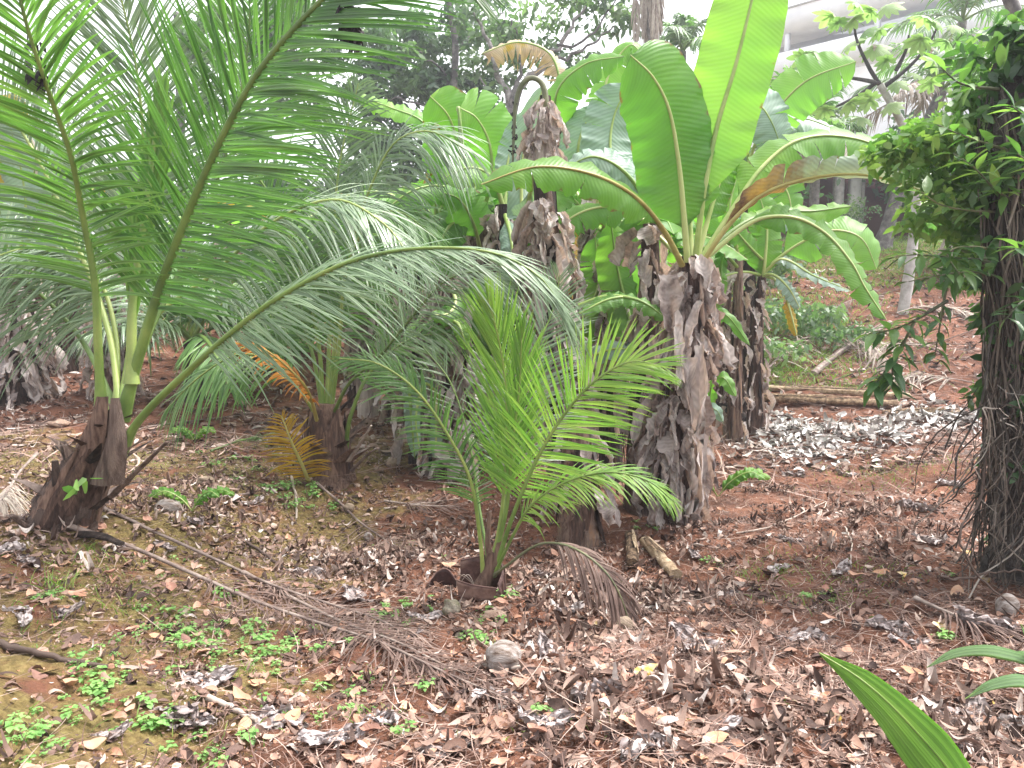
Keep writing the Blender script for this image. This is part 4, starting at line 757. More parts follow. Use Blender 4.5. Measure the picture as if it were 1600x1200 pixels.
# two thin plants behind to the right
back_leaf_plant('thin banana stem with drooping brown leaf over the right-hand log', [(1182, 608, 11.2), (1182, 540, 11.2), (1188, 460, 11.2), (1196, 400, 11.2)], (.13, .1, .08, .05), 26, [
     ([(1196, 410, 11.2), (1180, 395, 11), (1150, 360, 10.8), (1135, 330, 10.7)], (0, -1, .1), .16, 'banana', K(start=.2, tears=2)),
     ([(1190, 450, 11.2), (1196, 400, 11.1), (1198, 350, 11.1), (1185, 300, 11.1)], (0, -1, .1), .2, 'banana', K(start=.1, tears=2)),
     ([(1194, 420, 11.2), (1250, 380, 11), (1300, 360, 10.9), (1345, 372, 10.8), (1370, 420, 10.8)], (0, -.8, .5), .26, 'banana_light', K(start=.15, tears=6)),
     ([(1190, 430, 11.2), (1222, 405, 11), (1270, 430, 10.8), (1330, 455, 10.7)], (0, -.6, .8), .1, 'banana_grey', K(start=.1, tears=3)),
     ([(1192, 430, 11.2), (1215, 440, 11), (1230, 470, 10.9), (1245, 525, 10.8)], (0, -1, .3), .1, 'banana_yellow', K(start=.5, tears=3, bend=.9)),
     ([(1190, 430, 11.2), (1210, 430, 11), (1232, 450, 10.9), (1250, 482, 10.9)], (0, -.8, .6), .12, 'banana_grey', K(start=.3, tears=1)),
     ([(1190, 430, 11.2), (1160, 425, 11.0), (1130, 435, 10.9), (1110, 470, 10.8)], (0, -.8, .6), .09, 'banana_dry', K(start=.1, tears=6, bend=.9))], (.1, .9), dsize=.8)
back_leaf_plant('thin grey banana stem left of the white bucket', [(1150, 618, 11.0), (1150, 560, 11.0), (1153, 480, 11.0), (1155, 400, 11.0)], (.12, .09, .08, .05), 26, [
     ([(1155, 410, 11.0), (1150, 380, 10.9), (1140, 330, 10.8), (1150, 280, 10.8)], (0, -1, .1), .16, 'banana_light', K(start=.2, tears=2)),
     ([(1155, 420, 11), (1130, 400, 10.8), (1125, 460, 10.7), (1115, 500, 10.7)], (0, -1, .1), .1, 'banana', K(start=.1, tears=4))], (.1, .9), dsize=.8)
back_leaf_plant('banana plant with pale waxy leaf folded over behind the tallest leaf', [(1165, 560, 12), (1168, 440, 12), (1170, 330, 12), (1172, 260, 12)], (.15, .13, .11, .08), 20, [
     ([(1168, 270, 12), (1180, 225, 11.8), (1215, 170, 11.6), (1262, 125, 11.5), (1338, 96, 11.5)], (-.2, -1, .2), .32, 'banana_light', K(start=.2, tears=4, tip=.5)),
     ([(1172, 260, 12), (1160, 180, 11.7), (1185, 165, 11.5), (1205, 190, 11.4), (1222, 235, 11.4)], (0, -1, .3), .28, 'banana_grey', K(start=.35, tears=7, bend=.3)),
     ([(1172, 265, 12), (1210, 200, 12), (1250, 185, 12), (1300, 200, 12), (1330, 215, 12)], (0, -.6, .8), .26, 'banana_grey', K(start=.3, tears=8)),
     ([(1172, 265, 12), (1200, 240, 12), (1225, 215, 12), (1240, 200, 12)], (0, -1, .2), .24, 'banana_light', K(start=.3, tears=3)),
     ([(1172, 265, 12), (1140, 240, 11.6), (1125, 300, 11.5), (1128, 380, 11.5)], (0, -1, .1), .2, 'banana', K(start=.1, tears=4)),
     ([(1172, 265, 12), (1200, 260, 11.8), (1230, 300, 11.7), (1240, 350, 11.7)], (0, -1, .1), .22, 'banana', K(start=.1, tears=4))], (.1, 1))
# left back row
back_leaf_plant('thick banana stem wrapped in dry leaves at the left edge', [(30, 592, 12.5), (28, 550, 12.5), (26, 500, 12.5), (24, 420, 12.5)], (.42, .38, .36, .28), 120, [
     ([(24, 430, 12.5), (40, 330, 12.3), (30, 250, 12.2), (10, 180, 12.1)], (0.2, -1, .1), .4, 'banana_grey', K(start=.1, tears=2)),
     ([(24, 430, 12.5), (60, 340, 12.3), (90, 290, 12.2), (100, 230, 12.1)], (-.2, -1, .1), .35, 'banana', K(start=.2, tears=3)),
     ([(24, 430, 12.5), (-10, 280, 12.3), (0, 190, 12.2), (40, 160, 12.1)], (0, -1, .2), .3, 'banana_yellow', K(start=.4, tears=6)),
     ([(24, 430, 12.5), (50, 290, 12.3), (55, 240, 12.2), (40, 200, 12.1)], (0, -1, .2), .06, 'banana_dry', K(start=.1, tears=9, bend=1))], (.02, 1), dsize=1.3)
back_leaf_plant('banana stem with pale rags directly behind the large left palm', [(172, 580, 12.5), (172, 530, 12.5), (170, 480, 12.5), (168, 400, 12.5)], (.26, .24, .22, .18), 90, [
     ([(170, 420, 12.5), (190, 330, 12.3), (230, 260, 12.2), (260, 200, 12.1)], (0, -1, .1), .35, 'banana_light', K(start=.1, tears=3)),
     ([(170, 420, 12.5), (200, 340, 12.3), (280, 300, 12.2), (330, 330, 12.1)], (0, -.7, .6), .3, 'banana', K(start=.1, tears=5))], (.05, 1), dsize=1.1)
back_leaf_plant('narrow dark banana stem between the two rag-wrapped stems on the left', [(88, 575, 14), (88, 540, 14), (88, 500, 14), (88, 440, 14)], (.14, .13, .12, .1), 16, [
     ([(88, 460, 14), (120, 420, 13.8), (150, 420, 13.7), (170, 470, 13.6)], (0, -.8, .5), .25, 'banana', K(start=.1, tears=4))], (.3, 1))
back_leaf_plant('slim dark banana stem just left of the large palm petiole', [(118, 580, 14), (118, 540, 14), (118, 500, 14), (118, 440, 14)], (.13, .12, .11, .1), 14, [
     ([(118, 460, 14), (110, 400, 13.8), (80, 370, 13.7), (50, 400, 13.6)], (0, -.8, .5), .25, 'banana_light', K(start=.1, tears=4))], (.3, 1))
# bananas that fill the middle distance
def wild_banana(label, base, h, n, seed, mats=('banana', 'banana_light', 'banana_grey'), L=1.9, W=.3, ndry=40):
    rg = np.random.default_rng(seed); base = np.array(base, float); e = thing('banana_plant', label, 'banana plant', base)
    q = np.array([base + [0, 0, -.05], base + [.05, 0, h * .5], base + [.08, 0, h]]); rd = (.2, .17, .11)
    ragged(e, q, rd, extra=6); hang_dry(e, q, rd, ndry, .15, 1, 1.1)
    for k in range(n):
        a = 2.4 * k + rg.uniform(-.3, .3); el = 1.35 - 1.0 * k / n; d = np.array([math.cos(a), math.sin(a), 0]); s = np.linspace(0, 1, 6); Lr = L * rg.uniform(.8, 1.1)
        pts = q[-1] + d * (Lr * (math.cos(el) * s + .3 * s * s))[:, None] + UP * (Lr * (math.sin(el) * s - .75 * s ** 2.4))[:, None]
        bleaf(e, pts, (-d[0], -d[1], .6) if el > 1 else (0, -.2, 1), W, .2, mats[k % len(mats)], 'midrib', .4, seed * 50 + k, 5, rad=(.03, .006))
    return e
wild_banana('banana plant beyond the gap left of the yellow-green leaves', at(600, 14), 2.2, 8, 81)
wild_banana('banana plant behind the hooked flower stalk in the middle distance', at(840, 13), 2.4, 8, 82)
wild_banana('banana plant filling the view behind the two left palms', at(360, 17), 2.4, 8, 83, mats=('banana_light', 'banana', 'banana_yellow'))
wild_banana('banana plant in the background above the left edge stems', at(-20, 17), 2.3, 8, 84, mats=('banana_light', 'banana_yellow', 'banana'))
wild_banana('banana plant farther back at the middle of the grove', at(1000, 14), 2.2, 7, 85)
wild_banana('banana plant behind the large left palm crown', at(200, 18), 2.6, 8, 86, mats=('banana_light', 'banana', 'banana_yellow'))
wild_banana('banana plant behind the shrub by the red outbuilding', at(1480, 20), 1.6, 7, 87)
wild_banana('tall banana plant in the grove behind the yellow-green leaves', at(672, 10.6), 2.7, 10, 91, L=2.0, W=.38, ndry=12, mats=('banana_light', 'banana', 'banana'))
wild_banana('banana plant just behind the long leaf arching left', at(905, 10.6), 2.8, 10, 92, L=1.9, W=.36, ndry=12, mats=('banana', 'banana_light', 'banana_light'))
wild_banana('banana plant seen through the fronds of the squat palm', at(560, 12), 2.6, 9, 93, L=2.1, W=.38, mats=('banana_light', 'banana', 'banana'))
wild_banana('banana plant right of the tallest leaf, partly hidden by its arching neighbours', at(1120, 12.5), 2.5, 8, 94, L=1.8, W=.3, mats=('banana_light', 'banana', 'banana_grey'))
wild_banana('banana plant in the middle of the leaf wall behind the hooked stalk', at(800, 11.2), 2.6, 10, 95, L=1.9, W=.38, ndry=12, mats=('banana_light', 'banana', 'banana_light'))
wild_banana('banana plant filling the gap behind the left upright leaf', at(1000, 11), 2.4, 9, 96, L=1.6, W=.34, ndry=12, mats=('banana', 'banana_light', 'banana'))
# ------------------------------------------------------------------ pale-trunked tree with lobed leaves
e = None
def palmate(seed, R_=.42):
    rg = np.random.default_rng(seed); mb = MB(); K_ = 9
    ang = np.linspace(-2.6, 2.6, K_) + rg.normal(0, .06, K_); ln = R_ * (1 - .35 * np.abs(ang) / 2.6) * rg.uniform(.9, 1.1, K_); s = np.linspace(0, 1, 8)
    D = np.stack([np.cos(ang), np.sin(ang), 0 * ang], -1); S = np.stack([-np.sin(ang), np.cos(ang), 0 * ang], -1)
    Pt = D[:, None] * (ln[:, None] * s)[..., None] - UP * (ln[:, None] * (.35 + .15 * rg.random((K_, 1))) * s ** 2)[..., None]
    W = ln[:, None] * np.array([.02, .12, .15, .19, .22, .2, .13, .02])[None]
    ribbons(mb, Pt, np.repeat(S[:, None], 8, 1), W, np.repeat(np.broadcast_to(UP, (K_, 3))[:, None], 8, 1), -.3, np.full(K_, rg.random()))
    tube(mb, [[0, 0, 0], [-.12, 0, -.05], [-.3, 0, -.16]], [.006, .006, .008], 5)
    return mb.mesh('palmate_leaf', M['cecropia'])
PALM_ = [palmate(k) for k in range(5)]
b = G(1410, 492); YC = b[1]
ce = thing('lobed_leaf_tree', 'slim pale-trunked tree with open forked branches of big lobed leaves', 'tree', b)
mb = MB(); tr = np.vstack([b - [0, 0, .1], PP([(1424, 400, YC), (1432, 300, YC), (1428, 235, YC), (1405, 185, YC), (1375, 132, YC)])])
tube(mb, spline(tr, 30), np.linspace(.13, .075, 30), 10, wob=.03); mb.obj('trunk', M['bark_pale'], ce)
br = [[(1378, 138, YC), (1355, 100, YC), (1338, 60, YC), (1334, 28, YC)], [(1378, 138, YC), (1420, 105, YC), (1450, 70, YC), (1466, 40, YC)], [(1375, 130, YC), (1330, 122, YC), (1280, 118, YC)],
      [(1370, 128, YC), (1340, 150, YC), (1295, 172, YC)], [(1400, 110, YC), (1415, 80, YC), (1420, 55, YC)]]
for l in br:
    mb = MB(); tube(mb, spline(PP(l), 14), np.linspace(.05, .022, 14), 7, wob=.05); mb.obj('branch', M['bark_dark'], ce)
lv = [(1334, 30), (1310, 35), (1360, 15), (1340, 5), (1385, 10), (1300, 25), (1350, 50), (1375, 45), (1466, 35), (1490, 40), (1445, 25), (1480, 65), (1500, 75), (1440, 60), (1420, 60), (1425, 75), (1275, 80), (1255, 90), (1290, 95), (1325, 70),
      (1365, 75), (1385, 95), (1400, 130), (1360, 155), (1330, 160), (1390, 165), (1310, 185), (1430, 115), (1455, 130), (1460, 95), (1275, 125), (1245, 110), (1290, 170), (1345, 185)]
for k, (x, y) in enumerate(lv):
    o = link('leaf', PALM_[k % 5], ce); o.location = P(x, y, YC + random.uniform(-.7, .4)); a = random.uniform(0, 6.28)
    o.rotation_euler = (random.uniform(.3, .9), random.uniform(-.4, .4), a); q = random.uniform(.7, 1.05); o.scale = (q, q, q)
for x, y in ((1362, 78), (1450, 82)):
    o = link('dry_leaf', CURL[3], ce); o.location = P(x, y - 8, YC - .2); o.scale = (1.6, 1.6, 1.0)

# ------------------------------------------------------------------ right: vine-covered trunk and shrub
RY = 5.0
bR = G(1590, 905); 
vt = thing('vine_covered_trunk', 'dark trunk smothered in vines and hanging roots at the right edge', 'tree', bR)
RY = bR[1]
mb = MB(); tr = np.array([bR - [0, 0, .1], P(1592, 700, RY), P(1588, 500, RY), P(1580, 300, RY), P(1578, 170, RY), P(1590, 60, RY + .2)])
tube(mb, spline(tr, 30), np.interp(np.linspace(0, 1, 30), [0, .2, .6, 1], [.2, .13, .13, .1]), 14, wob=.08); mb.obj('trunk', M['bark_dark'], vt)
mb = MB(); K_ = 240
th = rng.uniform(0, 6.283, K_); ztop = rng.uniform(.5, 1.0, K_); zl = rng.uniform(.25, .7, K_); N_ = 14; s = np.linspace(0, 1, N_)
tt = np.clip(ztop[:, None] - zl[:, None] * s, 0, 1); q = spline(tr, 60); ii = (tt * 59).astype(int)
cc = q[ii]; rr = .12 + .05 * rng.random((K_, 1)) + .16 * (1 - tt) ** 2.5 * rng.random((K_, 1)); an = th[:, None] + .5 * np.sin(s * 4 + th[:, None] * 7)
Pt = cc + np.stack([np.cos(an) * rr, np.sin(an) * rr, .04 * np.sin(s * 9 + th[:, None] * 3)], -1) + rng.normal(0, .008, (K_, N_, 3))
td = nrm(np.gradient(Pt, axis=1)); S = nrm(np.cross(td, rng.standard_normal((K_, 1, 3)))); ribbons(mb, Pt, S, rng.uniform(.002, .008, (K_, 1)), np.cross(S, td), .8)
# lower brush of dead creepers
K_ = 420; px_ = rng.uniform(1548, 1660, K_); y0 = rng.uniform(560, 860, K_); ln = rng.uniform(.25, .9, K_); base_ = np.array([P(a, b_, RY + c_) for a, b_, c_ in zip(px_, y0, rng.uniform(-.35, .35, K_))])
D = nrm(rng.standard_normal((K_, 3)) * [.35, .25, .1] - [0, 0, 1]); s = np.linspace(0, 1, 10)
Pt = base_[:, None] + D[:, None] * (ln[:, None] * s)[..., None] + .05 * np.sin(s[None, :, None] * rng.uniform(2, 9, (K_, 1, 3)) + rng.uniform(0, 6, (K_, 1, 3)))
gz2 = ground(Pt[..., 0], Pt[..., 1]) + .01; Pt[..., 2] = np.maximum(Pt[..., 2], gz2)
td = nrm(np.gradient(Pt, axis=1)); S = nrm(np.cross(td, rng.standard_normal((K_, 1, 3)))); ribbons(mb, Pt, S, rng.uniform(.002, .006, (K_, 1)), np.cross(S, td), .8)
mb.obj('hanging_roots', M['root'], vt, kind='stuff')
mb = MB()
for (px, py, rx, ry, n) in [(1585, 130, 60, 60, 420), (1590, 260, 60, 80, 520), (1590, 400, 50, 80, 420), (1600, 520, 46, 60, 420), (1580, 60, 60, 40, 200), (1590, 620, 40, 70, 420), (1600, 740, 40, 70, 300), (1610, 850, 30, 40, 160)]:
    leafcloud(mb, P(px, py, RY), (rx / FOC * RY, .35, ry / FOC * RY), n, .10, 20, .3, 2.0)
mb.obj('vine_leaves', M['shrub'], vt, kind='stuff')
# curved bare creepers on the ground beside it
for i, (pts, lb) in enumerate([([(1545, 690, 4.8), (1530, 780, 4.6), (1500, 840, 4.4), (1530, 900, 4.35), (1600, 960, 4.3)], 'bare grey creeper looping out from the vine-covered trunk'),
                  ([(1560, 470, 4.9), (1545, 540, 4.8), (1530, 640, 4.8), (1500, 700, 4.8), (1490, 770, 4.8)], 'dark twisted liana hanging in front of the red slope'),
                  ([(1470, 900, 4.4), (1500, 905, 4.5), (1560, 893, 4.5), (1640, 895, 4.5)], 'thin pale twig lying across the foot of the vine-covered trunk')]):
    p = spline(PP(pts), 26); p[:, 2] = np.maximum(p[:, 2], ground(p[:, 0], p[:, 1]) + .01); mb = MB(); tube(mb, p + rng.normal(0, .004, p.shape), np.linspace(.009, .005, 26), 6); tag(mb.obj('creeper', M['twig' if i != 1 else 'bark_dark']), lb, 'vine')
mb = MB(); tube(mb, spline(PP([(1425, 536, 6.0), (1500, 538, 5.5), (1620, 542, 4.9)]), 12), .0022, 5); tag(mb.obj('wire', M['wire']), 'thin taut wire running from the hanging branch to the right edge', 'wire')

def lance(seed, L=.145):
    rg = np.random.default_rng(seed); mb = MB(); s = np.linspace(0, 1, 8)
    Pt = np.stack([L * s, 0 * s, -L * rg.uniform(.1, .45) * s ** 2], -1)[None]; W = (L * .17 * np.array([.1, .45, .85, 1, .9, .65, .35, .02]))[None]
    ribbons(mb, Pt, np.broadcast_to([0, 1., 0], (1, 8, 3)), W, np.broadcast_to([0, 0, 1.], (1, 8, 3)), .3, [rg.random()], cols=5); return mb
LN = {k: [lance(i).mesh('lance_leaf', M[k]) for i in range(6)] for k in ('shrub', 'shrub_light')}
sh = thing('broadleaf_shrub', 'glossy broadleaf shrub with drooping leafy branches on the right', 'shrub', bR + [-.35, .3, 0])
cnt = 0; fill = MB()
def branch(pts, nleaf, mats, r0=.012, L=1.0, indiv=True, spread=1.0):
    global cnt
    q = spline(PP(pts), 24); mb = MB(); tube(mb, q, np.linspace(r0, .003, 24), 6); mb.obj('branch', M['rachis_dark'], sh)
    T = nrm(np.gradient(q, axis=0))
    for k in range(nleaf):
        t = 1 - (k / nleaf) ** 1.3 * .75; i = int(t * 23); a = 2.4 * k; up_ = nrm(np.cross(T[i], [.1, .2, 1.])); v2 = np.cross(T[i], up_)
        d = nrm(T[i] * random.uniform(.2, .9) + (up_ * math.cos(a) + v2 * math.sin(a)) * spread * np.array([1, 1, .45]) + np.array([0, 0, .05]))
        o = link('leaf', random.choice(LN[random.choice(mats)]), sh); o.location = q[i]
        o.rotation_euler = Vector(d).to_track_quat('X', 'Z').to_euler(); z = L * random.uniform(.75, 1.25); o.scale = (z, z, z); cnt += 1
dk, lt = ('shrub',), ('shrub', 'shrub_light', 'shrub_light')
branch([(1590, 430, 5.0), (1540, 408, 4.8), (1480, 402, 4.6), (1430, 398, 4.5), (1400, 402, 4.5)], 30, dk)
branch([(1590, 440, 5.0), (1520, 425, 4.7), (1470, 430, 4.5), (1420, 440, 4.5)], 24, dk)
branch([(1580, 400, 5.0), (1520, 385, 4.7), (1480, 395, 4.6), (1500, 430, 4.5)], 20, dk)
branch([(1480, 470, 4.8), (1430, 500, 4.7), (1395, 515, 4.6), (1360, 522, 4.6)], 24, ('shrub_light', 'shrub'))
branch([(1430, 500, 4.7), (1410, 540, 4.6), (1395, 575, 4.6), (1395, 610, 4.6)], 26, dk)
branch([(1400, 560, 4.6), (1380, 585, 4.6), (1365, 605, 4.6)], 12, dk)
branch([(1620, 250, 5.0), (1560, 230, 4.7), (1500, 210, 4.5), (1465, 195, 4.5)], 24, lt, spread=.8)
branch([(1620, 330, 5.0), (1560, 300, 4.7), (1520, 260, 4.5), (1490, 240, 4.5)], 24, lt)
branch([(1640, 200, 4.6), (1600, 180, 4.4), (1580, 165, 4.3)], 14, lt)
branch([(1640, 270, 4.6), (1610, 255, 4.4), (1590, 240, 4.3)], 14, lt)
branch([(1640, 400, 4.6), (1610, 390, 4.4), (1585, 388, 4.3)], 16, lt)
branch([(1640, 480, 4.6), (1600, 470, 4.4), (1570, 500, 4.3)], 16, dk)
branch([(1560, 140, 4.8), (1500, 130, 4.6), (1470, 105, 4.5)], 14, lt)
branch([(1590, 330, 5.0), (1530, 330, 4.8), (1470, 320, 4.7), (1440, 300, 4.7)], 18, lt)
branch([(1480, 440, 4.9), (1470, 500, 4.9), (1460, 560, 4.9)], 12, dk)
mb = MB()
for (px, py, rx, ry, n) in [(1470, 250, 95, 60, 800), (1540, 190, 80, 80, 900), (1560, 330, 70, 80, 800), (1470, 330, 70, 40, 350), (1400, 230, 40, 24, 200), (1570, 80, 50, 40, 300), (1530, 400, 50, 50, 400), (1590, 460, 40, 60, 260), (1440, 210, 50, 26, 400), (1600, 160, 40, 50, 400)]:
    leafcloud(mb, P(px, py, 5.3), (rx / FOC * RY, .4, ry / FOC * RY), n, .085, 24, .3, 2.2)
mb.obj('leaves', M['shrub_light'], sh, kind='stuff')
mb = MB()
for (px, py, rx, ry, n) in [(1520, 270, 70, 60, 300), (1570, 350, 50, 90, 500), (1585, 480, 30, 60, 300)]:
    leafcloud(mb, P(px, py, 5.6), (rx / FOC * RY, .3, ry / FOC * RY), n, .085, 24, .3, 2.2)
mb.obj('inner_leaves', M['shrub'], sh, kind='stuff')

# ------------------------------------------------------------------ near right: pleated seedling leaves
def pleated(parent, pts, W, mat='pleat', facing=(0, -1, .6), seed=1, split=.0):
    q = spline(PP(pts), 30); T = nrm(np.gradient(q, axis=0)); S = nrm(np.cross(T, facing)); N = np.cross(S, T); C = 33; u = np.linspace(-1, 1, C); s = np.linspace(0, 1, 30)
    w = W * np.interp(s, [0, .25, .6, .85, 1], [.15, .7, 1, .55, .03])
    tooth = np.where(np.arange(C) % 2 == 0, 1, -1) * .008
    V = q[:, None] + S[:, None] * (w[:, None] * u)[..., None] + N[:, None] * ((tooth[None] * (w / W)[:, None]) - (np.abs(u)[None] ** 1.6) * w[:, None] * .55)[..., None]
    idx = np.arange(30 * C).reshape(30, C); F = np.stack([idx[:-1, :-1], idx[:-1, 1:], idx[1:, 1:], idx[1:, :-1]], -1).reshape(-1, 4)
    mb = MB(); mb.add(V, F, np.stack(np.broadcast_arrays((u[None] + 1) / 2, s[:, None]), -1), np.full(30 * C, .6))
    mr = MB(); tube(mr, q, np.linspace(.007, .002, 30), 6); r_ = mr.obj('leaf', M['rachis'], parent); mb.obj('blade', M[mat], r_, smooth=False)
b = np.array([1.32, 1.75, float(ground(1.32, 1.75))])
e = thing('palm_seedling', 'young palm with one broad pleated bright green leaf rising at the bottom right', 'palm seedling', b)
tipp = P(1280, 1020, 2.25)
def wp(p): # world point to the (px, py, Y) form used above
    Y_ = p[1]; k = (p[2] - CH) / Y_; v = (k * _cp + _sp) / (_cp - k * _sp); return (800 + p[0] * FOC * (_cp + v * _sp) / Y_, 600 - v * FOC, Y_)
pleated(e, [wp(b), wp(b + [.0, .04, .12]), (1500, 1230, 2.0), (1420, 1130, 2.1), (1350, 1065, 2.2), (1280, 1020, 2.3)], .082)
mb = MB(); tube(mb, [b - [0, 0, .05], b + [0, .0, .05], b + [0, .03, .12]], [.02, .016, .012], 8); mb.obj('stem', M['rachis'], e)
b = G(1680, 1150)
e = thing('palm_seedling', 'young palm with drooping pale leaves entering at the right edge', 'palm seedling', b)
mb = MB(); tube(mb, [b - [0, 0, .05], b + [0, .0, .08], b + [-.01, 0, .2]], [.025, .02, .015], 8); mb.obj('stem', M['rachis'], e)
for pts in ([wp(b + [0, 0, .1]), (1650, 1050, b[1]), (1560, 1015, b[1] + .05), (1495, 1018, b[1] + .1), (1448, 1043, b[1] + .1)], [wp(b + [0, 0, .1]), (1650, 1080, b[1] - .05), (1600, 1060, b[1] - .1), (1550, 1068, b[1] - .1), (1508, 1092, b[1] - .1)],
            [wp(b + [0, 0, .1]), (1660, 1060, b[1] + .1), (1600, 1020, b[1] + .2), (1570, 1030, b[1] + .25)], [wp(b + [0, 0, .1]), (1640, 1040, b[1]), (1604, 990, b[1]), (1595, 975, b[1])]):
    pleated(e, pts, .032, 'pleat_pale', (0, -.4, 1))

# ------------------------------------------------------------------ things lying on the ground
def ell(name, p, r, mat, label, cat, sq=(1, 1, 1), rough_=.04, seed=0, group=None, ridges=0):
    rg = np.random.default_rng(seed); n1, n2 = 20, 28; a = np.linspace(0, math.pi, n1)[:, None]; b_ = np.linspace(0, 2 * math.pi, n2, endpoint=False)[None]
    x, y, z = np.sin(a) * np.cos(b_), np.sin(a) * np.sin(b_), np.cos(a) * np.ones_like(b_); k = rg.uniform(2, 5, (4, 3)); ph = rg.uniform(0, 6, 4)
    d = 1 + rough_ * sum(np.sin(k[i][0] * x + k[i][1] * y + k[i][2] * z + ph[i]) for i in range(4)) + (ridges and .07 * np.abs(np.cos(b_ * 1.5)) ** 3 * np.sin(a))
    V = np.stack([x * d * r * sq[0], y * d * r * sq[1], z * d * r * sq[2]], -1) + np.asarray(p) + [0, 0, r * sq[2] * .6]
    i = np.arange(n1 * n2).reshape(n1, n2); j = np.roll(i, -1, 1); F = np.stack([i[:-1], i[1:], j[1:], j[:-1]], -1).reshape(-1, 4)
    mb = MB(); mb.add(V, F, None, np.full(n1 * n2, .5)); return tag(mb.obj(name, M[mat]), label, cat, group)
M['husk'] = solid('grey_coconut_husk', [(.33, (.09, .055, .04)), (.43, (.2, .155, .13)), (.55, (.31, .27, .25)), (.7, (.42, .38, .36))], .75, 22, .9, 120, .01, (.35, 1.6, 1.6))
M['husk_brown'] = solid('brown_coconut_husk', [(.3, (.10, .07, .05)), (.5, (.24, .18, .13)), (.7, (.38, .3, .23))], .8, 6, .7, 60, .008)
ell('coconut', G(786, 1046), .082, 'husk', 'large grey husked coconut lying in front of the small palm', 'coconut', (1.05, 1, .95), .03, 1, ridges=1)
for i, (x, y, r, sq, lb) in enumerate([(264, 800, .09, (1.3, .9, .75), 'grey coconut husk lying right of the large left palm base'), (688, 748, .085, (1, 1, .9), 'dark coconut against the banana stems left of the small palm'), (613, 730, .075, (1, 1, .9), 'brown coconut on the bare ground right of the squat palm'),
        (592, 738, .05, (1.2, 1, .7), 'small brown coconut beside a larger one right of the squat palm'), (576, 848, .045, (1, 1, 1), 'small round coconut among the fallen frond leaflets'), (545, 800, .055, (1, 1, .9), 'dark coconut half hidden in litter below the squat palm'),
        (322, 757, .06, (1.4, 1, .8), 'yellowish coconut between the two left palms'), (975, 985, .055, (1.1, 1, 1), 'brown coconut under the tip of the drooping dead frond'), (342, 775, .06, (1.3, 1, .8), 'dull coconut among twigs near the grey husk'), (1572, 965, .065, (1, .8, 1.2), 'pale grey husk at the foot of the vine-covered trunk'),
        (690, 910, .04, (1, 1, 1), 'tiny pale husk in front of the curved planter shard')]):
    p = G(x, y); ell('coconut', p, r, 'husk' if i in (0, 9, 10, 4) else 'husk_brown', lb, 'coconut', sq, .05, 20 + i)
for i, (x, y, r, sq, mt, lb) in enumerate([(706, 962, .055, (1, .9, 1.05), 'stone', 'mossy round stone left of the small palm base'), (772, 972, .06, (1.25, .9, .7), 'rock', 'tan moss-edged stone right of the small palm base'), (932, 1010, .05, (1.2, 1, .7), 'rock', 'pinkish tan clod right of the big coconut'),
        (92, 668, .1, (1.5, 1, .5), 'rock', 'flat orange clay rock on the left slope'), (718, 1000, .03, (1, 1, .8), 'stone', 'small brown pebble below the mossy stone')]):
    ell('stone', G(x, y), r, mt, lb, 'stone', sq, .07, 50 + i)
# broken planter round the small palm
p = G(752, 935); e = thing('broken_planter', 'broken brown plastic planter standing round the base of the small palm', 'planter', p)
def shard(pts, W, par, name='planter_wall', h=None, mat='planter'):
    """upright plastic panel with thickness and a rolled rim"""
    q = spline(pts, 12); mb = MB(); th = .004; T = nrm(np.gradient(q, axis=0)); Nn = nrm(np.cross(T, UP)); hh = np.linspace(0, 1, 5)
    ring = []
    for off in (th, -th):
        ring.append(q[:, None] + Nn[:, None] * off + UP * (W[:, None] * hh)[..., None] + Nn[:, None] * (.02 * hh ** 2)[None, :, None])
    V = np.concatenate([ring[0], ring[1][:, ::-1]], 1); n = V.shape[1]; i = np.arange(12 * n).reshape(12, n); j = np.roll(i, -1, 1)
    mb.add(V, np.stack([i[:-1], j[:-1], j[1:], i[1:]], -1).reshape(-1, 4)); mb.add(V[0], [list(range(n))]); mb.add(V[-1], [list(range(n))])
    o = mb.obj(name, M[mat], par)
    m2 = MB(); tube(m2, q + UP * (W[:, None]) + Nn * .02, .006, 6); m2.obj('rim', M[mat], o)
    for k in (3, 6, 9):
        m3 = MB(); tube(m3, np.array([q[k] - Nn[k] * .006, q[k] - Nn[k] * .0 + UP * W[k] * .95]), .005, 5); m3.obj('rib', M[mat], o)
    return o
pl = lambda x, y, dy=0: G(x, y) + [0, dy, -.01]
c0 = p + [0, .02, 0]
shard([c0 + [-.15, .14, 0], c0 + [.0, .17, 0], c0 + [.14, .14, 0]], np.linspace(.2, .24, 12), e)
shard([c0 + [.14, .13, 0], c0 + [.16, .03, 0], c0 + [.13, -.07, 0]], np.linspace(.22, .1, 12), e)
shard([c0 + [-.15, -.04, 0], c0 + [-.05, -.08, 0], c0 + [.10, -.08, 0]], np.linspace(.13, .09, 12), e)
p2 = G(690, 925); e2 = thing('planter_shard', 'curved dark plastic shard leaning in litter left of the small palm', 'planter', p2)
shard([p2 + [-.11, .03, 0], p2 + [-.06, .10, 0], p2 + [.05, .11, 0], p2 + [.12, .02, 0]], np.interp(np.linspace(0, 1, 12), [0, .5, 1], [.05, .13, .07]), e2)
mb = MB()
for k in range(3): tube(mb, spline([p2 + [.1, -.02 * k, .02], p2 + [.12 + .03 * k, -.05, .14], p2 + [.22, -.06, .06], p2 + [.12, -.09, .02]], 14), .0022, 5)
mb.obj('loose_wire', M['twig'], e2)

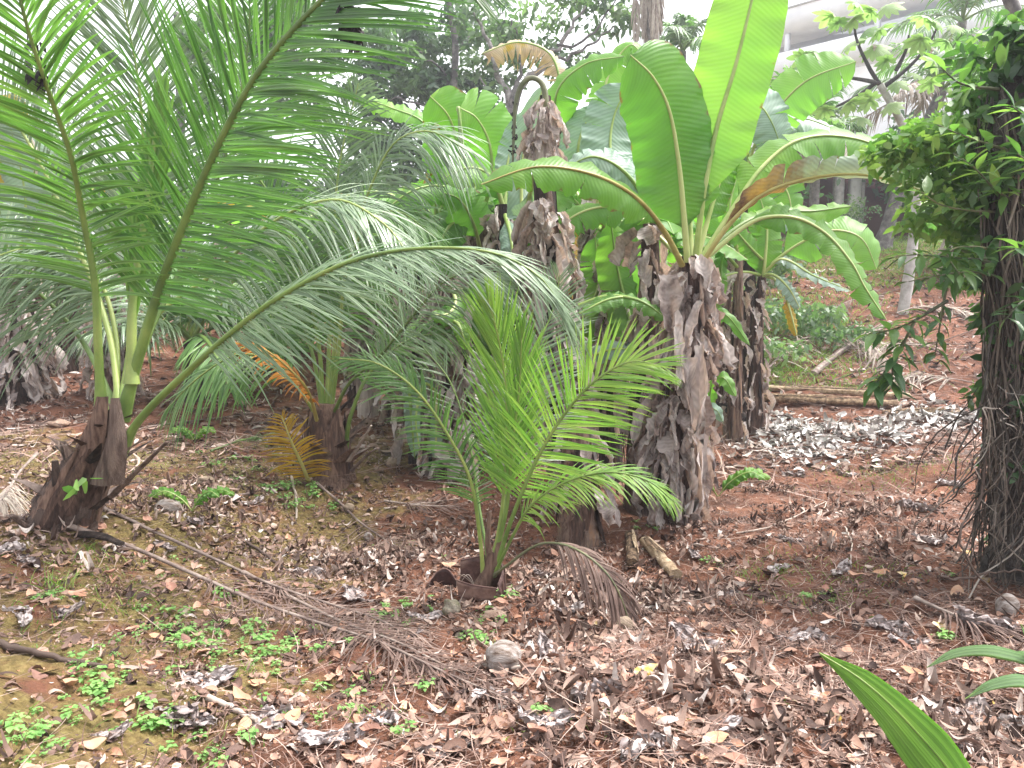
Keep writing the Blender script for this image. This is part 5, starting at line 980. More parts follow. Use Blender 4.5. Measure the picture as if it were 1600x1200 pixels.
# logs and stems on the ground
def logp(pts, r, label, mat='log', name='log', cat='log', n=14, sq=.8, group=None, parts=True):
    q = GP(pts, r * .9) if len(pts[0]) == 2 else np.array(pts); q = spline(q, 20); e = thing(name, label, cat, q[0] - [0, 0, r * .6], group)
    mb = MB(); tube(mb, q, r * (1 + .08 * np.sin(np.arange(20))), n, squash=sq, wob=.05); st = mb.obj('stem', M[mat], e)
    if parts:
        K_ = 5; P_, S_, N_ = [], [], []
        for k in range(K_):
            a = random.uniform(-1.2, 1.2); T = nrm(q[-1] - q[0]); sd_ = nrm(np.cross(T, UP)); d = nrm(sd_ * math.sin(a) + UP * math.cos(a)); i0 = random.randint(0, 8)
            P_.append(spline(q[i0:i0 + 11] + d * r * 1.03 + d * np.linspace(0, .02, 11)[:, None], 10)); S_.append(np.broadcast_to(np.cross(T, d), (10, 3))); N_.append(np.broadcast_to(d, (10, 3)))
        mb = MB(); ribbons(mb, np.array(P_), np.array(S_), np.full((K_, 10), r * .35) * np.interp(np.linspace(0, 1, 10), [0, .3, 1], [.6, 1, .2]), np.array(N_), -.5, cols=5); mb.obj('peeling_sheath', M[mat], e)
    return e
logp([(985, 845), (988, 870), (988, 890)], .05, 'short split log piece right of the fallen banana base, left of two')
logp([(1008, 855), (1030, 880), (1056, 910)], .05, 'diagonal fibrous log piece with a band near its middle, right of two')
logp([(1130, 632), (1250, 632), (1400, 640)], .075, 'long rotting banana stem lying across behind the bleached litter')
logp([(1165, 612), (1300, 618), (1420, 626)], .06, 'upper pale banana stem lying parallel behind the rotting one')
logp([(1380, 650), (1450, 648), (1540, 655)], .05, 'dull log half buried at the right end of the bleached litter')
logp([(1115, 640), (1150, 655), (1168, 662)], .07, 'short dark stem end by the foot of the thin banana stems', 'pseudostem')
logp([(1270, 590), (1320, 550), (1390, 510)], .06, 'sloping grey fallen trunk across the bleached palm frond', 'rachis_dead')
logp([(1370, 358), (1330, 372), (1290, 380)], .16, 'dry heap of roots below the leaning palm trunk', 'rachis_dead')
# white bucket
p = G(1162, 606); e = thing('bucket', 'pale plastic bucket between the two thin banana stems', 'bucket', p)
mb = MB(); tube(mb, [p, p + [0, 0, .28]], [.1, .125], 20, cap=False); tube(mb, [p + [0, 0, .001], p + [0, 0, .01]], [.1, .1], 20); mb.obj('body', M['bucket'], e)
mb = MB(); a = np.linspace(0, 2 * math.pi, 24); tube(mb, np.stack([p[0] + .127 * np.cos(a), p[1] + .127 * np.sin(a), np.full(24, p[2] + .28)], -1), .007, 6, cap=False); mb.obj('rim', M['bucket'], e)

def ground_frond(label, pts, L, n, mat, width=.008, start=.25, rmat='rachis_dead', rad=(.018, .004), ang=(50, 14), seed=0, dz=.04, lift=None, droop=.3, fac=(0, 0, 1), sides=(1, -1), ss=(1, 1)):
    q = GP([(x, y, dz) for x, y in pts]); e = thing('fallen_frond', label, 'palm frond', q[0])
    frond(e, q, fac, L, int(n * 1.2), start, width * .62, mat, rmat, (rad[0] * .7, rad[1] * .7), droop, ang, 4, True, 0, seed, .24, broken=.3, sides=sides, sidescale=ss); return e
ground_frond('long dead frond curving from the left palm base down to the big coconut', [(100, 830), (190, 858), (300, 905), (400, 950), (500, 985), (600, 1020), (700, 1065), (800, 1110)], .5, 110, 'palm_dead', seed=201, start=.3, rad=(.025, .005))
ground_frond('dead frond with bare thick stalk running from the left palm toward the middle', [(150, 800), (250, 845), (345, 890), (430, 925), (520, 955), (600, 985), (680, 1040)], .42, 80, 'palm_dead', seed=202, start=.45, rad=(.02, .005))
ground_frond('matted grey frond crossing the middle just above the long curving one', [(380, 905), (460, 950), (540, 985), (620, 1015), (690, 1050), (760, 1080)], .3, 70, 'palm_dead', seed=207, start=.1)
ground_frond('dead frond with fanned curved leaflets in front of the squat palm', [(495, 762), (530, 795), (560, 822), (600, 850), (630, 880)], .55, 44, 'palm_dead', seed=203, start=.3, width=.007, ang=(60, 30))
ground_frond('brown frond lying level across the slope between the two left palms', [(230, 672), (290, 668), (340, 660), (400, 650), (450, 640)], .5, 40, 'palm_dead', seed=204, width=.01)
ground_frond('small dead frond beside the squat palm at the foot of the slope', [(390, 780), (340, 790), (290, 790), (240, 775)], .4, 40, 'palm_dead', seed=205)
ground_frond('bleached dry palm frond spread on the slope behind the logs', [(1200, 600), (1240, 560), (1290, 545), (1350, 560), (1380, 590)], .9, 60, 'palm_deadpale', seed=206, width=.018, start=.1, dz=.25, droop=.6)
ground_frond('grey frond tangled below the hanging branch on the right slope', [(1480, 560), (1440, 545), (1400, 540), (1340, 560)], .8, 50, 'palm_deadpale', seed=208, width=.016)
ground_frond('dark frond lying at the right edge by the pale husk', [(1430, 948), (1480, 970), (1530, 990), (1600, 1000)], .3, 50, 'palm_dead', seed=209)
ground_frond('green fallen frond behind the mossy patch beside the squat palm', [(330, 712), (370, 700), (410, 690), (440, 680)], .35, 36, 'palm', seed=210, rmat='rachis')
ground_frond('dead frond in the shade under the banana cluster', [(600, 790), (660, 800), (720, 800), (560, 770)][:3], .4, 36, 'palm_dead', seed=211)
ground_frond('drooping dead frond slumped over the foot of the left palm', [(60, 740), (35, 770), (20, 800), (5, 830)], .35, 50, 'palm_deadpale', seed=212, dz=.2, droop=.8)
ground_frond('pale dry frond high on the red slope beside the white trunk', [(1400, 500), (1440, 488), (1490, 492), (1530, 510)], .7, 44, 'palm_deadpale', seed=221, width=.02, dz=.1)
ground_frond('brown dry frond on the red slope left of the white trunk', [(1380, 470), (1330, 480), (1290, 500), (1260, 520)], .7, 44, 'palm_dead', seed=222, width=.02, dz=.1)
ground_frond('tan frond lying just above the bleached strip at the right', [(1540, 610), (1490, 600), (1430, 598), (1380, 606)], .6, 44, 'palm_deadpale', seed=223, width=.018, dz=.06)
sticks = [([(385, 850), (440, 890), (505, 930)], .014, 'straight bare stalk lying left of the small palm'), ([(0, 1015), (70, 1035), (165, 1052)], .018, 'thick pale branch lying at the left edge'), ([(325, 1098), (360, 1115), (400, 1140)], .016, 'pale stick beside the crumpled spiral leaf'),
     ([(455, 750), (462, 780), (463, 815)], .016, 'short upright grey stick in front of the squat palm'), ([(1015, 1090), (1100, 1060), (1180, 1050)], .008, 'thin pale twig in the litter right of the big coconut'), ([(745, 1048), (830, 1052), (890, 1058)], .013, 'flat dark stalk lying just in front of the big coconut'),
     ([(1150, 840), (1200, 830), (1290, 790)], .008, 'long thin bent twig on the red soil'), ([(1255, 805), (1290, 790), (1270, 830)], .006, 'forked pale twig end on the red soil'), ([(1320, 830), (1330, 860), (1325, 900)], .007, 'hooked twig standing in the red soil'), ([(1060, 655), (1140, 645), (1220, 700)], .008, 'twig crossing near the thin banana stems'),
     ([(1195, 520), (1225, 560), (1195, 590)], .02, 'grey leaning branch over the bleached frond'), ([(1400, 480), (1480, 500), (1540, 470)], .015, 'pale branch on the red slope behind the hanging leaves'), ([(1300, 600), (1400, 560), (1520, 520)], .014, 'long tan stalk lying up the red slope'), ([(1330, 590), (1440, 570), (1530, 560)], .012, 'second tan stalk lower on the red slope'),
     ([(1355, 470), (1420, 450), (1500, 440)], .012, 'thin stalk high on the red slope'), ([(600, 800), (660, 790), (720, 782)], .009, 'thin stick under the fronds of the small palm'), ([(560, 790), (520, 770), (500, 760)], .01, 'stick pointing at the squat palm base'), ([(1060, 950), (1120, 925), (1180, 930)], .008, 'twig beyond the split log pieces')]
for pts, r, lb in sticks:
    q = spline(GP(pts, .02), 16) + rng.normal(0, .004, (16, 3)); mb = MB(); tube(mb, q, np.linspace(r, r * .6, 16), 7, wob=.06); tag(mb.obj('stick', M['twig']), lb, 'stick')

# crumpled banana leaves
def crumple(seed, mat):
    rg = np.random.default_rng(seed); n1, n2 = 26, 16; u = np.linspace(-1, 1, n1)[:, None]; v = np.linspace(-1, 1, n2)[None]
    x = u * .17 + 0 * v; y = v * .085 * np.interp(np.abs(u), [0, .6, 1], [1, .9, .25]); z = np.zeros((n1, n2)); al = rg.uniform(1, 2.4)
    th = v * al + .4 * np.sin(u * 3 + seed); z = (1 - np.cos(th)) * .035; y = y * np.cos(th * .45)
    for i in range(7):
        k1, k2, ph = rg.uniform(3, 16), rg.uniform(2, 12), rg.uniform(0, 6); z = z + .011 * (2 * np.abs(((k1 * u + k2 * v + ph) / 3.1 % 2) - 1) - 1) * 4 / (4 + i); x = x + .008 * np.sin(k2 * u + k1 * v + ph); y = y + .008 * np.cos(k1 * u - k2 * v + ph)
    bendx = rg.uniform(-1.2, 1.2); y = y + bendx * .12 * u ** 2; z = z + rg.uniform(0, .05) * u ** 2 + .01
    V = np.stack(np.broadcast_arrays(x, y, z), -1) + rg.normal(0, .0025, (n1, n2, 3))
    i = np.arange(n1 * n2).reshape(n1, n2); F = np.stack([i[:-1, :-1], i[:-1, 1:], i[1:, 1:], i[1:, :-1]], -1).reshape(-1, 4)
    mb = MB(); mb.add(V, F, np.stack(np.broadcast_arrays((v + 1) / 2, (u + 1)), -1), np.full(n1 * n2, rg.random() * .5 + .2)); return mb.mesh('crumpled_leaf', M[mat], smooth=False)
M['crumple'] = leafmat('crumpled_banana_leaf', [(0, (.1, .075, .07)), (.3, (.27, .22, .21)), (.6, (.46, .4, .39)), (1, (.68, .63, .62))], .08, .7, 70, .25, .25, nscale=14, tcol=(1, .85, .75))
CR = [crumple(k, 'crumple') for k in range(10)]
spots = [(325, 1070, 1.15, 'rolled grey crumpled leaf with spiral folds at the lower left'), (560, 940, 1.2, 'pale silvery crumpled leaf above the long dead frond'), (190, 862, .9, 'grey crumpled leaf below the large left palm'), (265, 865, .8, 'pale crumpled leaf right below the left palm stalks'), (100, 965, .9, 'dark curled leaf on the mossy bank at the left'),
    (40, 970, .8, 'grey curled leaf at the far left of the mossy bank'), (440, 1130, 1.2, 'torn grey leaf heap at the lower left'), (520, 1165, 1.2, 'pale shredded leaf near the bottom left of the middle'), (270, 1130, .8, 'grey curled leaf lying under the spiral one'), (300, 1140, .8, 'narrow curled grey leaf low at the left'),
    (665, 970, .9, 'grey-white crumpled leaf left of the mossy stone'), (640, 1000, .7, 'small crumpled leaf beside the long dead frond'), (480, 900, 1.0, 'grey leaf crumpled on the bare stalk'), (500, 905, .8, 'dull crumpled leaf beside the straight bare stalk'), (1090, 875, 1.0, 'pale crumpled leaf right of the log pieces'),
    (1210, 900, .9, 'light grey crumpled leaf on the red soil with green shoots'), (1155, 930, .6, 'small blue-grey crumpled leaf on the red soil'), (1315, 895, .8, 'curled brown leaf on the red soil patch'), (1235, 850, .8, 'dark curled leaf at the middle of the red soil'), (1260, 1000, 1.0, 'grey curled leaf line above the bright green leaf tip'),
    (1240, 1005, .8, 'pale curled leaf left of the bright leaf tip'), (1080, 1000, 1.1, 'dark crumpled leaf right of the drooping dead frond'), (1090, 1020, 1.1, 'crumpled grey leaf below the darker one'), (985, 975, .7, 'white-edged curled leaf by the dead frond tip'), (1520, 1130, 1.1, 'large grey crumpled leaf in the bottom right corner'),
    (1560, 1140, 1.1, 'crumpled leaf at the right edge near the bottom'), (1470, 1170, .9, 'crumpled pale leaf beside the bright seedling leaf'), (1420, 1010, .9, 'dark crumpled leaf under the right seedling'), (1540, 990, 1.2, 'big brown crumpled leaf at the right edge'), (1390, 985, 1.0, 'brown crumpled leaf beyond the bright leaf tip'),
    (850, 1140, .9, 'crumpled grey leaf at the bottom middle'), (700, 1180, 1.0, 'grey shredded leaf at the bottom edge of the middle'), (780, 1090, .8, 'crumpled leaf under the end of the long dead frond'), (920, 1090, .9, 'grey curled leaf right of the frond end'), (860, 1030, .9, 'torn grey leaf right of the big coconut'),
    (20, 865, .9, 'grey crumpled leaf at the left edge below the palm'), (45, 880, .8, 'small grey leaf by the left edge'), (395, 790, .9, 'pale rolled leaf between the two left palms'), (300, 820, .8, 'grey leaf below the grey coconut husk'), (1240, 745, 1.1, 'grey leaf curled on the red soil under the litter'), (1320, 745, .9, 'white curled leaf on the red soil'),
    (1165, 760, 1.0, 'dark curled leaf right of the thick trunk'), (1180, 720, .9, 'dark curled leaf beyond the thick trunk'), (1430, 800, 1.2, 'dark crumpled leaf on the shaded right soil'), (1460, 850, 1.2, 'shadowed crumpled leaf beside the creeper'), (1480, 760, 1.1, 'dark crumpled leaf under the vines'), (1390, 690, 1.0, 'crumpled leaf below the bleached strip'),
    (890, 960, .8, 'pale curled leaf between coconut and dead frond'), (850, 905, .8, 'tan curled leaf behind the dead frond stalk'), (1000, 1180, .9, 'grey leaf at the bottom edge right of the middle'), (1120, 1150, .9, 'crumpled leaf left of the seedling leaf'), (170, 1160, .8, 'grey leaf in the herbs at the bottom left'), (600, 1130, .9, 'small shredded leaf at the lower middle')]
for k, (x, y, s_, lb) in enumerate(spots):
    p = G(x, y, .0); o = link('crumpled_leaf', CR[(k * 3) % 10]); o.location = p; q = .66 * s_ * random.uniform(.9, 1.15); o.scale = (q, q, q * random.uniform(.8, 1.2)); o.rotation_euler = (random.gauss(0, .15), random.gauss(0, .15), random.uniform(-.7, .7) + (math.pi if k % 2 else 0)); tag(o, lb, 'dead leaf', 'crumpled dead banana leaves on the ground')

# fallen leaves one by one
def fleaf(seed, v):
    rg = np.random.default_rng(seed); s = np.linspace(0, 1, 7); L = .085; c = rg.uniform(.0, .7)
    Pt = np.stack([L * (s - .5), .1 * L * np.sin(s * 3), .012 + L * c * (s - .5) ** 2 + .004 * np.sin(s * 9)], -1)[None]; W = (L * rg.uniform(.2, .34) * np.array([.15, .6, .95, 1, .85, .5, .05]))[None]
    mb = MB(); ribbons(mb, Pt, np.broadcast_to([0, 1., 0], (1, 7, 3)), W, np.broadcast_to([0, 0, 1.], (1, 7, 3)), rg.uniform(-.3, .9), [v], cols=5); return mb.mesh('fallen_leaf', M['fallen'])
FLV = list(np.r_[np.linspace(.05, .85, 13), .3, .5, .62, .97]); FL = [fleaf(k, v) for k, v in enumerate(FLV)]
k = 0
while k < 280:
    y_ = 2.0 + 4.8 * random.random() ** 1.5; x_ = random.uniform(-.72, .72) * y_; 
    if x_ < 0 and random.random() < .35: continue
    fi = random.randrange(len(FL)); o = link('fallen_leaf', FL[fi]); o.location = (x_, y_, float(ground(x_, y_)) + .012); q = random.uniform(.6, 1.4); o.scale = (q, q, q); o.rotation_euler = (random.gauss(0, .3), random.gauss(0, .3), random.uniform(0, 6.3))
    v_ = FLV[fi]; tag(o, 'small ' + ('dark brown' if v_ < .3 else 'reddish brown' if v_ < .55 else 'orange tan' if v_ < .9 else 'yellow') + ' fallen leaf lying ' + ('on the mossy left bank' if x_ < -.5 and y_ < 4.5 else 'on the ground beyond the big coconut' if y_ > 4.3 else 'in the litter at the lower right'), 'dead leaf', 'small fallen leaves in the litter'); k += 1
for x, y, lb in ((1538, 915, 'bright ochre fallen leaf by the pale husk'), (1408, 907, 'ochre fallen leaf left of the vine foot'), (1468, 990, 'yellow fallen leaf standing beside the dark frond'), (1508, 870, 'pale yellow fallen leaf under the creeper loop')):
    o = link('fallen_leaf', FL[-1]); o.location = G(x, y, .01); o.scale = (1.3, 1.5, 1.2); o.rotation_euler = (.3, .2, random.random()); tag(o, lb, 'dead leaf')

# loose litter: four sorts, each one sheet of uncountable bits
def scatter(n, ymin, ymax, pw=1.5, xm=.78):
    y = ymin + (ymax - ymin) * rng.random(n) ** pw; x = rng.uniform(-xm, xm, n) * (y + .6); return x, y
def bits(x, y, L, wr, mat, name, label=None, up=.02, lift=.5, cols=2, N=4, r=None, hl=0.0, curl=.5):
    K_ = len(x); a = rng.uniform(0, 6.283, K_); pit = rng.normal(0, lift * .4, K_); D = np.stack([np.cos(a) * np.cos(pit), np.sin(a) * np.cos(pit), np.sin(pit)], -1)
    s = np.linspace(-.5, .5, N); S0 = nrm(np.stack([-np.sin(a), np.cos(a), rng.normal(0, lift, K_)], -1)); N0 = np.cross(D, S0)
    c = np.stack([x, y, ground(x, y) + up * rng.random(K_) + .004 + np.abs(np.sin(pit)) * L * .4], -1)
    Pt = c[:, None] + D[:, None] * (L[:, None] * s)[..., None] + N0[:, None] * (L[:, None] * curl * rng.normal(0, 1, (K_, 1)) * (s[None] ** 2 * 2))[..., None] + S0[:, None] * (L[:, None] * .3 * rng.normal(0, 1, (K_, 1)) * s[None] ** 2)[..., None]
    W = (L * wr)[:, None] * np.interp(s, [-.5, -.2, .2, .5], [.3, 1, .85, .08])[None]
    mb = MB(); ex = lambda q_: np.repeat(q_[:, None], N, 1); ribbons(mb, Pt, ex(S0), W, ex(N0), (rng.normal(0, .7, K_) if cols > 2 else 0.0), rng.random(K_) if r is None else r, cols=cols)
    mb.obj(name, M[mat], kind='stuff')
def keep(x, y, f): k_ = rng.random(len(x)) < f(x, y); return x[k_], y[k_]
def dens(x, y):   # how thick the litter lies
    patch = .5 + .5 * np.sin(x * 1.9 + 1.3 * np.sin(y * 1.3)) * np.sin(y * 2.3 + x)
    d = .5 + .5 * patch; d = d - .5 * sstep(.3, -1.2, x) * sstep(6.5, 4.5, y) * (1 - .35 * patch); d = d - .35 * sstep(1.0, 2.0, x) * sstep(5, 6, y) * sstep(10, 8, y); d = d - .7 * sstep(20, 22, y)
    return np.clip(d, .08, 1)
x, y = keep(*scatter(30000, 1.6, 9, 1.4), lambda x, y: dens(x, y) * (1 - .6 * sstep(.2, 1.2, x) * sstep(4, 5.5, y))); bits(x, y, .014 + .085 * rng.random(len(x)) ** 3, .3, 'litter', 'leaf_litter', cols=3, N=5, up=.02, lift=.3)
x, y = keep(*scatter(24000, 1.8, 13, 1.3), lambda x, y: dens(x, y) * (1 - .8 * sstep(.2, 1.2, x) * sstep(3.5, 5, y))); bits(x, y, .015 + .1 * rng.random(len(x)) ** 3, .14, 'litter_grey', 'shredded_litter', cols=3, N=6, up=.025, curl=.9, lift=.3)
x, y = keep(*scatter(60000, 1.6, 8, 1.3), lambda x, y: dens(x, y) * (1 - .4 * sstep(.2, 1.2, x) * sstep(3.8, 5, y))); bits(x, y, rng.uniform(.006, .024, len(x)), .3, 'litter', 'crumbled_litter', cols=2, N=3, up=.012)
x, y = keep(*scatter(34000, 1.6, 16, 1.3), lambda x, y: np.clip(dens(x, y) + .4 * sstep(.2, 1.2, x), 0, 1)); bits(x, y, rng.uniform(.08, .38, len(x)), rng.uniform(.004, .009, len(x)), 'needle', 'twig_litter', cols=2, N=6, up=.035, curl=.12, lift=.1)
x, y = scatter(12000, 9, 22, 1); x, y = keep(x, y, dens); bits(x, y, rng.uniform(.06, .22, len(x)), .18, 'litter_grey', 'far_litter', cols=3, N=4, up=.04, lift=.3)
x, y = scatter(9000, 8, 21, 1); x, y = keep(x, y, dens); bits(x, y, rng.uniform(.3, 1.2, len(x)), rng.uniform(.004, .012, len(x)), 'needle', 'far_stalks', cols=2, N=6, up=.08, curl=.12, lift=.12)
cx, cy = scatter(330, 2.0, 11, 1.1); cy[:110] = rng.uniform(4.3, 11, 110); cx[:110] = rng.uniform(.08, .62, 110) * cy[:110]; kk = rng.integers(0, 330, 11000); sp = rng.uniform(.03, .1, 330)[kk]; hh = rng.uniform(.3, 1, 330)[kk]
x, y = cx[kk] + rng.normal(0, 1, 11000) * sp, cy[kk] + rng.normal(0, 1, 11000) * sp * .8
bits(x, y, rng.uniform(.012, .05, 11000), .22, 'litter_grey', 'leaf_clumps', cols=3, N=6, up=.055 * hh, lift=.7, curl=1.3, r=np.clip(np.where(np.arange(330) < 110, .3, 1) [kk] * rng.uniform(.1, .75, 330)[kk] + rng.normal(0, .13, 11000), 0, 1))
x, y = scatter(26000, 3.2, 11, 1.0); x, y = keep(x, y, lambda x, y: .15 + .85 * sstep(.2, 1.2, x)); bits(x, y, rng.uniform(.05, .22, len(x)), rng.uniform(.008, .016, len(x)), 'needle', 'fine_needles', cols=2, N=4, up=.02, curl=.08, lift=.08)
# bleached strip behind
K_ = 1500; u = rng.random(K_); ctr = np.array([G(1210 + 320 * a, 668 + 12 * math.sin(a * 5)) for a in np.linspace(0, 1, 20)]); i = u * 19; x = np.interp(i, range(20), ctr[:, 0]) + rng.normal(0, .25, K_); y = np.interp(i, range(20), ctr[:, 1]) + rng.normal(0, .32, K_)
bits(x, y, .03 + .2 * rng.random(K_) ** 2.5, .18, 'litter_white', 'bleached_litter', cols=3, N=5, up=.08, lift=.7)
c = G(1250, 700); x = c[0] + rng.normal(0, .4, 420); y = c[1] + rng.normal(0, .5, 420); bits(x, y, rng.uniform(.06, .18, 420), .2, 'litter_white', 'pale_litter', cols=3, N=5, up=.05, lift=.6)
# grey shredded heaps at banana feet and left
xs_, ys_ = [], []
for px, py, n, sx, sy in [(60, 630, 500, .8, .6), (40, 770, 260, .3, .3), (440, 860, 500, .45, .3), (590, 880, 400, .3, .25), (920, 930, 700, .45, .4), (1020, 950, 400, .4, .3), (250, 800, 300, .4, .3), (1080, 840, 260, .3, .3), (340, 760, 300, .4, .3), (700, 850, 300, .4, .3), (1350, 800, 400, .5, .4), (1050, 1080, 400, .4, .3), (1500, 1150, 200, .25, .2), (1430, 850, 300, .35, .35), (860, 1010, 220, .25, .2), (20, 860, 200, .3, .2)]:
    c = G(px, py); xs_.append(c[0] + rng.normal(0, sx, n)); ys_.append(c[1] + rng.normal(0, sy, n))
x, y = np.concatenate(xs_), np.concatenate(ys_); bits(x, y, .02 + .09 * rng.random(len(x)) ** 2, .22, 'litter_grey', 'leaf_scraps', cols=3, N=6, up=.05, lift=.5, curl=1.2)

# ------------------------------------------------------------------ herbs and grass
def herb(seed, s_=1.0):
    rg = np.random.default_rng(seed); mb = MB(); K_ = 15; a = rg.uniform(0, 6.283, K_); r_ = rg.uniform(.0, .055, K_); c = np.stack([np.cos(a) * r_, np.sin(a) * r_, rg.uniform(.02, .07, K_)], -1)
    D = np.stack([np.cos(a), np.sin(a), rg.uniform(-.25, .3, K_)], -1); D = nrm(D); S = nrm(np.cross(D, UP)); N = np.cross(S, D); ln = rg.uniform(.022, .045, K_); s = np.linspace(0, 1, 6)
    Pt = c[:, None] + D[:, None] * (ln[:, None] * s)[..., None] - UP * (ln[:, None] * .3 * s ** 2)[..., None]; W = ln[:, None] * np.array([.15, .42, .5, .42, .22, .02])[None]; ex = lambda q_: np.repeat(q_[:, None], 6, 1)
    ribbons(mb, Pt, ex(S), W, ex(N), .2, rg.random(K_)); K2 = K_
    Pt = np.stack([c * [0.1, .1, 0], c * [.5, .5, .6], c], 1); ribbons(mb, Pt, np.broadcast_to([1., 0, 0], (K2, 3, 3)), .0012, None, 0, cols=2); return mb.mesh('herb', M['herb'])
HB = [herb(k) for k in range(8)]
hs_ = []
for px, py, n, sx, sy in [(270, 980, 14, 60, 22), (330, 1000, 12, 60, 16), (400, 1020, 16, 55, 22), (460, 1005, 8, 40, 10), (170, 1060, 10, 45, 22), (140, 1090, 6, 30, 16), (90, 940, 5, 30, 12), (360, 940, 3, 20, 10), (540, 1090, 12, 60, 25), (220, 1130, 7, 60, 20), (40, 1150, 10, 50, 25), (330, 1170, 7, 60, 20),
        (640, 860, 3, 30, 10), (665, 955, 3, 20, 16), (745, 975, 5, 14, 8), (750, 1005, 7, 16, 8), (785, 930, 4, 8, 10), (1130, 885, 2, 10, 4), (1480, 905, 2, 8, 4), (1470, 1003, 3, 14, 6), (440, 770, 10, 40, 12), (370, 720, 9, 40, 14), (480, 790, 9, 30, 10), (1270, 940, 3, 25, 6), (300, 880, 3, 40, 12), (880, 1120, 3, 20, 8), (690, 1060, 3, 40, 20), (1010, 825, 3, 16, 3), (610, 965, 8, 30, 12)]:
    for _ in range(int(n * 1.5)):
        hs_.append((px + random.gauss(0, sx * .95), py + random.gauss(0, sy * .95), px, py))
def herb_place(px, py):
    if py > 1110: return 'near the bottom left corner' if px < 280 else 'at the bottom edge left of the middle' if px < 700 else 'at the bottom edge right of the middle'
    if py > 1040: return 'in the lower left patch beside the thick pale branch' if px < 200 else 'below the long dead frond'
    if py > 965: return 'beside the big coconut' if 700 < px < 800 else 'in the long patch above the spiral crumpled leaf' if px < 430 else 'at the right end of the mossy bank' if px < 620 else 'near the dark frond at the right edge'
    if py > 900: return 'in front of the broken planter' if 600 < px < 820 else 'at the left side of the mossy bank' if px < 500 else 'on the bare red soil at the right'
    if py > 810: return 'in the litter behind the broken planter' if px > 500 and px < 900 else 'among the stalks of the long dead frond' if px < 500 else 'at the foot of the banana trunks'
    return 'at the foot of the squat palm'
for x, y, ox, oy in hs_:
    if y > 1195 and x < 0: continue
    o = link('herb', random.choice(HB)); o.location = G(x, min(y, 1230)); q = random.uniform(.25, .75) * (1.3 if y < 800 else 1); o.scale = (q, q, q); o.rotation_euler = (0, 0, random.uniform(0, 6.3)); tag(o, 'small green round-leaved herb ' + herb_place(ox, oy), 'weed', 'round-leaved herbs on the ground')
def blades(x, y, L, mat='grass', name='grass', w=.003):
    K_ = len(x); a = rng.uniform(0, 6.283, K_); t_ = rng.uniform(.1, .8, K_); D = nrm(np.stack([np.cos(a) * t_, np.sin(a) * t_, np.ones(K_)], -1)); s = np.linspace(0, 1, 5); S = nrm(np.cross(D, rng.standard_normal((K_, 3))))
    Pt = np.stack([x, y, ground(x, y)], -1)[:, None] + D[:, None] * (L[:, None] * s)[..., None] + np.stack([np.cos(a), np.sin(a), -1 + 0 * a], -1)[:, None] * (L[:, None] * .35 * s ** 2)[..., None]
    mb = MB(); ribbons(mb, Pt, np.repeat(S[:, None], 5, 1), (L * 0 + w)[:, None] * np.array([1, 1, .8, .5, .05])[None], None, 0, cols=2); mb.obj(name, M[mat], kind='stuff')
gx, gy, gl = [], [], []
for px, py, n, sx, sy, L in [(90, 920, 40, .06, .06, .16), (150, 870, 30, .1, .08, .12), (200, 950, 24, .08, .06, .14), (60, 960, 24, .1, .1, .1), (1270, 940, 110, .25, .12, .07), (1330, 905, 110, .3, .12, .07), (1190, 900, 60, .1, .06, .08), (380, 700, 300, .5, .4, .06), (420, 745, 260, .4, .25, .06), (300, 700, 160, .4, .3, .05),
        (380, 1060, 20, .05, .03, .1), (320, 1170, 60, .3, .1, .07), (900, 1125, 60, .2, .06, .05), (300, 1040, 260, .5, .22, .035), (150, 900, 200, .4, .2, .04), (1250, 1100, 10, .1, .1, .05), (1410, 745, 260, .5, .3, .08), (1380, 735, 160, .4, .3, .08), (60, 720, 260, .7, .5, .05), (250, 730, 260, .5, .4, .05), (550, 1120, 60, .2, .06, .05), (1200, 880, 50, .2, .1, .06)]:
    c = G(px, py); gx.append(c[0] + rng.normal(0, sx, n)); gy.append(c[1] + rng.normal(0, sy, n)); gl.append(rng.uniform(.5, 1.3, n) * L)
blades(np.concatenate(gx), np.concatenate(gy), np.concatenate(gl))
n = 16000; y = 19.5 + 8 * rng.random(n); x = rng.uniform(.22, .72, n) * y; blades(x, y, rng.uniform(.06, .2, n), name='lawn_grass', w=.012)
n = 9000; y = 12.5 + 6.5 * rng.random(n); x = .3 * y + rng.normal(0, .09, n) * y; blades(x, y, rng.uniform(.08, .25, n), name='slope_grass', w=.008)
o = None
# spiky light seedlings on the ground
for x, y, s_, lb in ((300, 800, .3, 'bright green upright seedling right of the grey coconut husk'), (305, 695, .35, 'dark green spiky seedling between the two left palms'), (1120, 510, .5, 'green banana sucker leaf right of the thick trunk')):
    b = G(x, y) if y > 600 else P(x, y, 8); e = thing('seedling', lb, 'seedling', b)
    if y < 600: b = at(1130, 8.2); e.location = b
    for k in range(5):
        a = random.uniform(-1.2, 1.2) + math.pi / 2 * (1 if k % 2 else -1); d = np.array([math.sin(a), -abs(math.cos(a)) * .3, 0])
        bleaf(e, [b, b + d * s_ * .3 + UP * s_ * .35, b + d * s_ * .8 + UP * s_ * .6, b + d * s_ * 1.2 + UP * s_ * .45], (0, -.6, .8), s_ * .13, .1, 'banana', 'midrib', .3, k, 0, rad=(.006, .002))
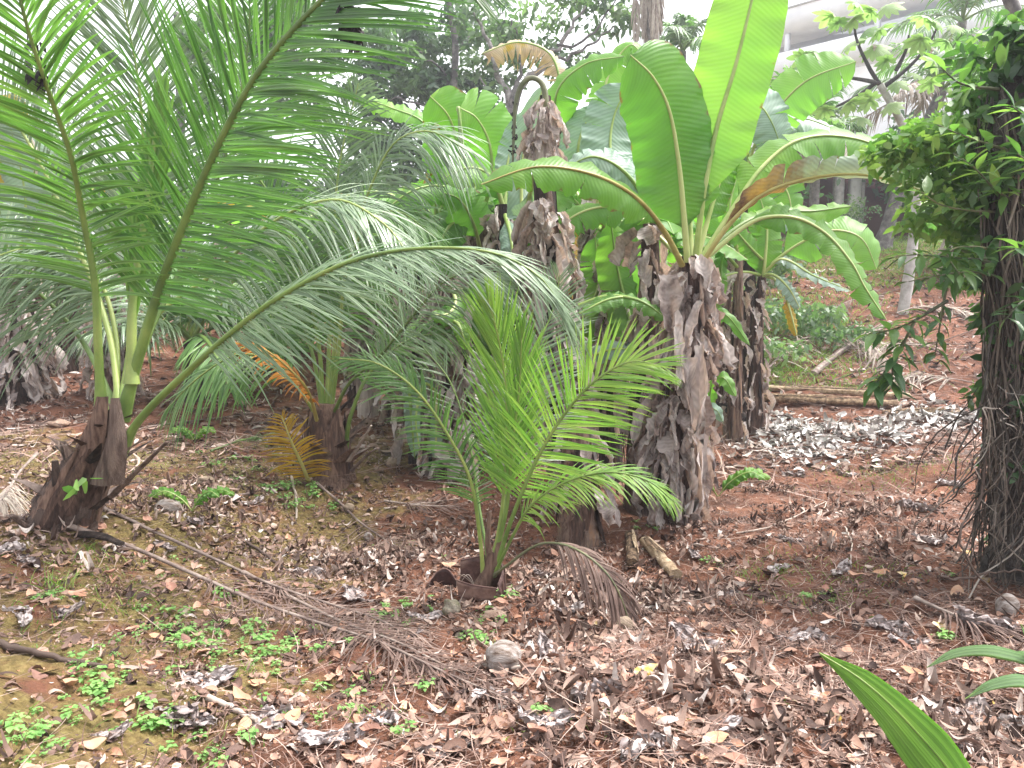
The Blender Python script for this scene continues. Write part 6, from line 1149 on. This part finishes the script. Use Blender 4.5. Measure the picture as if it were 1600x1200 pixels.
# broad sucker leaves beside the thick trunk
b = at(1112, 8.4); e = thing('banana_sucker', 'young banana sucker with few green leaves at the right foot of the thick trunk', 'banana plant', b)
mb = MB(); tube(mb, spline([b - [0, 0, .05], b + [0, 0, .3], b + [0, 0, .6]], 8), np.linspace(.05, .03, 8), 9); mb.obj('pseudostem', M['pseudostem'], e)
for pts, W, mt in (([wp(b + [0, 0, .55]), (1112, 600, 8.2), (1130, 590, 8.1), (1150, 620, 8.0)], .09, 'banana'), ([wp(b + [0, 0, .55]), (1108, 520, 8.2), (1130, 490, 8.1), (1172, 540, 8.0)], .08, 'banana'), ([wp(b + [0, 0, .5]), (1100, 640, 8.1), (1118, 640, 8.0), (1130, 660, 8.0)], .08, 'banana_grey'), ([wp(b + [0, 0, .5]), (1104, 700, 7.6), (1108, 720, 7.4), (1104, 750, 7.3)], .06, 'banana_grey')):
    bleaf(e, PP(pts), (0, -.9, .4), W, .2, mt, 'midrib', .3, 5, 1, rad=(.01, .003))
# dark debris caught in the palm fronds
for i, (x, y, Y_, n, lb) in enumerate([(545, 28, 4.3, 60, 'dark clump of debris hanging from the big frond at the top'), (58, 95, 4.6, 26, 'dark debris clump caught in the left upright frond')]):
    mb = MB(); leafcloud(mb, P(x, y, Y_), (.04, .04, .13), n * 2, .07, 8, .4, 2.5, 2.0); tube(mb, spline([P(x - 15, y - 45, Y_), P(x - 14, y, Y_), P(x - 18, y + 40, Y_)], 8), .004, 5); tag(mb.obj('debris_clump', M['black']), lb, 'debris')
# ------------------------------------------------------------------ scattering volume added to imitate the camera's glare veil
VEIL = 0.0022
if VEIL:
    m, t, o = mk('glare_veil'); v = nd(t, 'ShaderNodeVolumePrincipled'); v.inputs['Color'].default_value = (.93, .93, 1, 1); v.inputs['Density'].default_value = VEIL
    v.inputs['Anisotropy'].default_value = .3; t.links.new(v.outputs[0], o.inputs['Volume'])
    mb = MB(); box(mb, -400, 400, -60, 420, -3, 30); mb.obj('veil_volume', m, smooth=False, kind='stuff')
